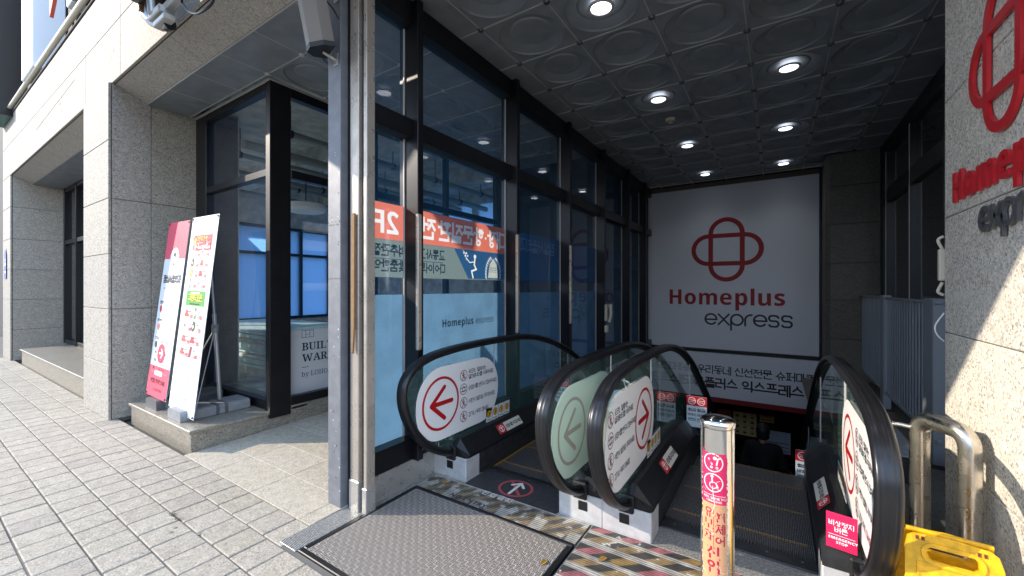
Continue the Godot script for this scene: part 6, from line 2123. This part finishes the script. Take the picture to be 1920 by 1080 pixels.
# ---------------------------------------------------------------- bollard, floor sign, small things
func small_things() -> void:
	var bp := Vector3(-0.195, 0, -1.79)
	var b := T("steel_bollard", "polished steel bollard with a torn pink and tan sticker before the right escalator", "bollard", bp)
	var br := 0.0605
	var m := MB.new()
	m.lathe([Vector2(br + 0.03, 0.0), Vector2(br + 0.03, 0.012), Vector2(br, 0.016), Vector2(br, 0.955)], bp, 40, false)
	pt(b, "tube", m, M("chrome"))
	var cp := MB.new()
	cp.lathe([Vector2(br, 0.956), Vector2(br + 0.003, 0.96), Vector2(br + 0.003, 0.978), Vector2(br - 0.006, 0.988), Vector2(br * 0.5, 0.994), Vector2(0.0, 0.996)], bp, 40, true)
	pt(b, "cap", cp, M("chrome"))
	var pr := PR.new(bp, Vector3(0.87, 0, -0.1).normalized(), Vector3.UP, 0.0008)
	pr.cr = br
	# the sticker is centred on the side that faces the pavement
	pr.ux = Vector3(0.995, 0, 0.10).normalized()
	pr.nn = pr.ux.cross(Vector3.UP)
	var hw := 0.049
	var edge := func(v0: float, v1: float, c: Color) -> void:
		var n := int((v1 - v0) / 0.012)
		for i in n:
			var a := hw + rng.randf_range(-0.004, 0.0015); var d := hw + rng.randf_range(-0.004, 0.0015)
			pr.rect(-d, lerpf(v0, v1, float(i) / n), a, lerpf(v0, v1, float(i + 1) / n), c)
	edge.call(0.02, 0.672, LC("c9956a"))
	edge.call(0.672, 0.865, LC("cf1e55"))
	pr.poly(PackedVector2Array([Vector2(-0.046, 0.864), Vector2(0.046, 0.864), Vector2(0.03, 0.882), Vector2(-0.02, 0.889), Vector2(-0.042, 0.878)]), LC("cf1e55"))
	pr.up(0.0003)
	var pale := LC("f0cdbf"); var pink := LC("c01f48")
	for i in 2:
		var y := 0.83 - i * 0.077
		pr.ring(-0.003, y, 0.036, 0.0045, pale, -1, 28)
		pr.line([Vector2(-0.027, y + 0.024), Vector2(0.021, y - 0.024)], 0.004, pale)
	pr.line([Vector2(-0.018, 0.842), Vector2(-0.006, 0.824), Vector2(0.010, 0.824), Vector2(0.014, 0.846), Vector2(0.022, 0.85)], 0.0055, pale)
	pr.disc(0.004, 0.848, 0.007, pale, -1, 10)
	pr.ring(-0.008, 0.812, 0.005, 0.003, pale, -1, 10); pr.ring(0.011, 0.812, 0.005, 0.003, pale, -1, 10)
	pr.disc(-0.006, 0.777, 0.0055, pale, -1, 10)
	pr.line([Vector2(-0.006, 0.768), Vector2(-0.005, 0.754), Vector2(0.008, 0.752), Vector2(0.014, 0.738)], 0.005, pale)
	pr.ring(-0.002, 0.744, 0.014, 0.003, pale, -1, 16)
	pr.rect(-0.042, 0.704, 0.042, 0.706, pale)
	pr.hangul("유모차, 휠체어를 가지고", -0.04, 0.690, 0.0085, 0.0012, pale, 0.9)
	pr.hangul("이용하지 마세요", -0.028, 0.678, 0.0085, 0.0012, pale, 0.9)
	for i in 3:
		pr.hangul("유모차"[i], -0.036, 0.618 - i * 0.044, 0.036, 0.0048, LC("a8143c"))
		pr.hangul("휠체어"[i], 0.006, 0.606 - i * 0.044, 0.036, 0.0048, LC("a8143c"))
	pr.rect(-0.001, 0.5, 0.0005, 0.66, pink)
	for i in 4:
		pr.hangul("진입금지"[i], -0.022, 0.462 - i * 0.053, 0.046, 0.0072, LC("a8143c"))
	pr.up(0.0003)
	# cracks and tears in the sticker
	for i in 26:
		var y := rng.randf_range(0.05, 0.74)
		var x := rng.randf_range(-0.048, 0.03)
		var pts: Array = [Vector2(x, y)]
		for k in 3:
			x += rng.randf_range(-0.004, 0.012); y += rng.randf_range(-0.007, 0.007)
			pts.append(Vector2(clampf(x, -0.05, 0.05), y))
		pr.line(pts, rng.randf_range(0.0006, 0.0014), LC("efe0c8"))
	pr.poly(PackedVector2Array([Vector2(0.008, 0.758), Vector2(0.05, 0.748), Vector2(0.05, 0.757), Vector2(0.02, 0.764)]), LC("f2ece4"))
	pr.line([Vector2(-0.004, 0.74), Vector2(-0.001, 0.70), Vector2(0.004, 0.67), Vector2(-0.006, 0.64)], 0.002, LC("efdcd0"))
	for s in [-1.0, 1.0]:
		for i in 40:
			var y := 0.03 + i * 0.0206
			pr.poly(PackedVector2Array([Vector2(s * 0.05, y), Vector2(s * (0.05 - rng.randf_range(0.0, 0.004)), y + 0.005), Vector2(s * 0.0505, y + rng.randf_range(0.006, 0.02))]), LC("e9e2d4"))
	pt(b, "torn_sticker", pr.mb, M("print"))
	# emergency stop plate
	var es := T("emergency_stop_plate", "pink EMERGENCY STOP plate on the right escalator's newel", "sign", Vector3(0.25, 0.28, -2.43))
	var bs := Basis(Vector3.UP, deg_to_rad(-12))
	var eb := MB.new()
	eb.xf = Transform3D(bs, Vector3(0.198, 0.278, -2.435))
	eb.box(Vector3(0, 0, -0.006), Vector3(0.115, 0.165, 0), 0.001)
	pt(es, "plate", eb, M("pink", "d01c52", 0.4))
	var ep := PR.new(Vector3(0.198, 0.278, -2.435), bs * Vector3.RIGHT, Vector3.UP, 0.001)
	ep.hangul("비상정지", 0.01, 0.108, 0.024, 0.0025, LC("f6eef0"), 1.0)
	ep.hangul("버튼", 0.032, 0.078, 0.025, 0.0025, LC("f6eef0"), 1.0)
	ep.rect(0.008, 0.064, 0.107, 0.066, LC("f6eef0"))
	ep.text("EMERGENCY", 0.010, 0.044, 0.0115, LC("f6eef0"), "sansb", 1.15)
	ep.text("STOP", 0.038, 0.026, 0.0115, LC("f6eef0"), "sansb", 1.15)
	pt(es, "lettering", ep.mb, M("print"))
	var hs := MB.new()
	hs.xf = Transform3D(Basis(), Vector3(0.185, 0.0, -2.44))
	hs.prism(PackedVector2Array([Vector2(0.0, 0.174), Vector2(0.14, 0.174), Vector2(0.145, 0.27), Vector2(0.12, 0.30), Vector2(0.02, 0.30), Vector2(-0.005, 0.26)]), -0.06, -0.002)
	pt(es, "button_housing", hs, M("dark_steel"))
	# yellow folding floor sign
	var y := T("yellow_floor_sign", "yellow plastic folding floor sign with a handle slot in front of the right balustrade", "floor sign", Vector3(0.52, 0, -1.98))
	for k in 2:
		var top := Vector3(0.403, 0.60, -2.085 - 0.03 * k)
		var fwd := 0.17 if k == 0 else -0.14
		var ux := Vector3(1, 0, 0.06).normalized()
		var uy := (Vector3(0, 0.62, -fwd)).normalized()
		var n := ux.cross(uy).normalized()
		var pm := MB.new()
		pm.xf = Transform3D(Basis(ux, uy, n), top - uy * 0.61)
		var half := func(s: float) -> PackedVector2Array:
			var c := 0.12
			var o := PackedVector2Array()
			for q in [[0.0, 0.61], [0.095, 0.603], [0.113, 0.59], [0.122, 0.55], [0.150, 0.0], [0.118, 0.0], [0.105, 0.05], [0.0, 0.05], [0.0, 0.525], [0.052, 0.525], [0.064, 0.534], [0.064, 0.556], [0.056, 0.566], [0.0, 0.566]]:
				o.append(Vector2(c + s * q[0], q[1]))
			return o
		pm.prism(half.call(1.0), -0.008, 0.008)
		pm.prism(half.call(-1.0), -0.008, 0.008)
		var panel := pt(y, "front_panel" if k == 0 else "back_panel", pm, M("yellow"))
		if k == 0:
			var rim := MB.new()
			rim.xf = pm.xf
			var lip: Array = []
			for q in stadium(0.12, 0.5455, 0.148, 0.062, 6): lip.append(Vector3(q.x, q.y, 0.006))
			rim.ribbon(lip, true, Vector3(0, 0, 1), 0.012, 0.009)
			var rec: Array = []
			for q in [[0.03, 0.51], [0.21, 0.51], [0.232, 0.07], [0.008, 0.07]]: rec.append(Vector3(q[0], q[1], 0.006))
			rim.ribbon(rec, true, Vector3(0, 0, 1), 0.006, 0.006)
			pt(y, "raised_rim", rim, M("yellow"))
			var sp := PR.new(pm.xf.origin, ux, uy, 0.0088)
			for q in [[0.028, 0.583], [0.043, 0.583], [0.182, 0.577], [0.197, 0.577]]:
				sp.rect(q[0], q[1], q[0] + 0.010, q[1] + 0.014, LC("8a4a10"))
			sp.up()
			for q in [[0.030, 0.585], [0.045, 0.585], [0.184, 0.579], [0.199, 0.579]]:
				sp.rect(q[0], q[1], q[0] + 0.004, q[1] + 0.010, LC("4a2808"))
			pt(y, "slot_mark", sp.mb, M("print"))
	var hg := MB.new()
	hg.cyl(Vector3(0.41, 0.598, -2.10), Vector3(0.63, 0.598, -2.087), 0.009, 10)
	pt(y, "hinge", hg, M("yellow"))
	# litter
	var li := 0
	var spots := [Vector3(-1.06, 0.004, -1.95), Vector3(-0.62, 0.004, -1.75), Vector3(-0.80, 0.004, -2.15), Vector3(-2.12, 0.004, -2.33)]
	var word := ["beside the mat's right edge", "on the worn tape, nearest the bollard", "by the middle plinth", "on the ribbed plate before the left escalator"]
	for p in spots:
		var lf := MB.new()
		var bb := Basis(Vector3.UP, rng.randf() * TAU)
		lf.xf = Transform3D(bb, p)
		for s in [-1.0, 1.0]:
			lf.quado(Vector3(-0.03, 0, 0), Vector3(0.03, 0.004, 0), Vector3(0.01, 0.012, s * 0.016), Vector3(-0.012, 0.008, s * 0.014), Vector3.UP)
		single("dry_leaf", lf, M("leaf"), "small dry brown leaf " + word[li], "leaf", "dry leaves on the entrance floor")
		li += 1
	# small dirt in the paving joints and gum spots on the pavers
	var gm := PR.new(Vector3(0, 0.002, 0), Vector3(1, 0, 0), Vector3(0, 0, -1), 0.001)
	for i in 26:
		var c := Vector2(rng.randf_range(-8.0, -2.4), rng.randf_range(0.2, 1.4))
		var pp := PackedVector2Array()
		var r := rng.randf_range(0.005, 0.015)
		for k in 9: pp.append(c + Vector2(cos(TAU * k / 9) * 1.3, sin(TAU * k / 9)) * r * rng.randf_range(0.7, 1.2))
		gm.poly(pp, LJ("8a8378", 0.2))
	var gs := struct("pavement_spots", gm.mb, M("print"))
	gs.set_meta("kind", "stuff")
	# tufts in a joint
	var tf := MB.new()
	for i in 60:
		var c := Vector3(-3.30 + rng.randf_range(-0.07, 0.07), -0.004, -1.035 + rng.randf_range(-0.012, 0.012))
		var d := Vector3(rng.randf_range(-0.02, 0.02), rng.randf_range(0.008, 0.025), rng.randf_range(-0.02, 0.02))
		tf.col = LJ("6c5a3a", 0.4)
		tf.trio(c, c + Vector3(0.005, 0, 0.003), c + d, Vector3(0, 0, 1))
	single("moss_tuft", tf, M("print"), "small dry tuft growing in a pavement joint", "plant")
	person(Vector3(-0.17, -2.28, -7.2))
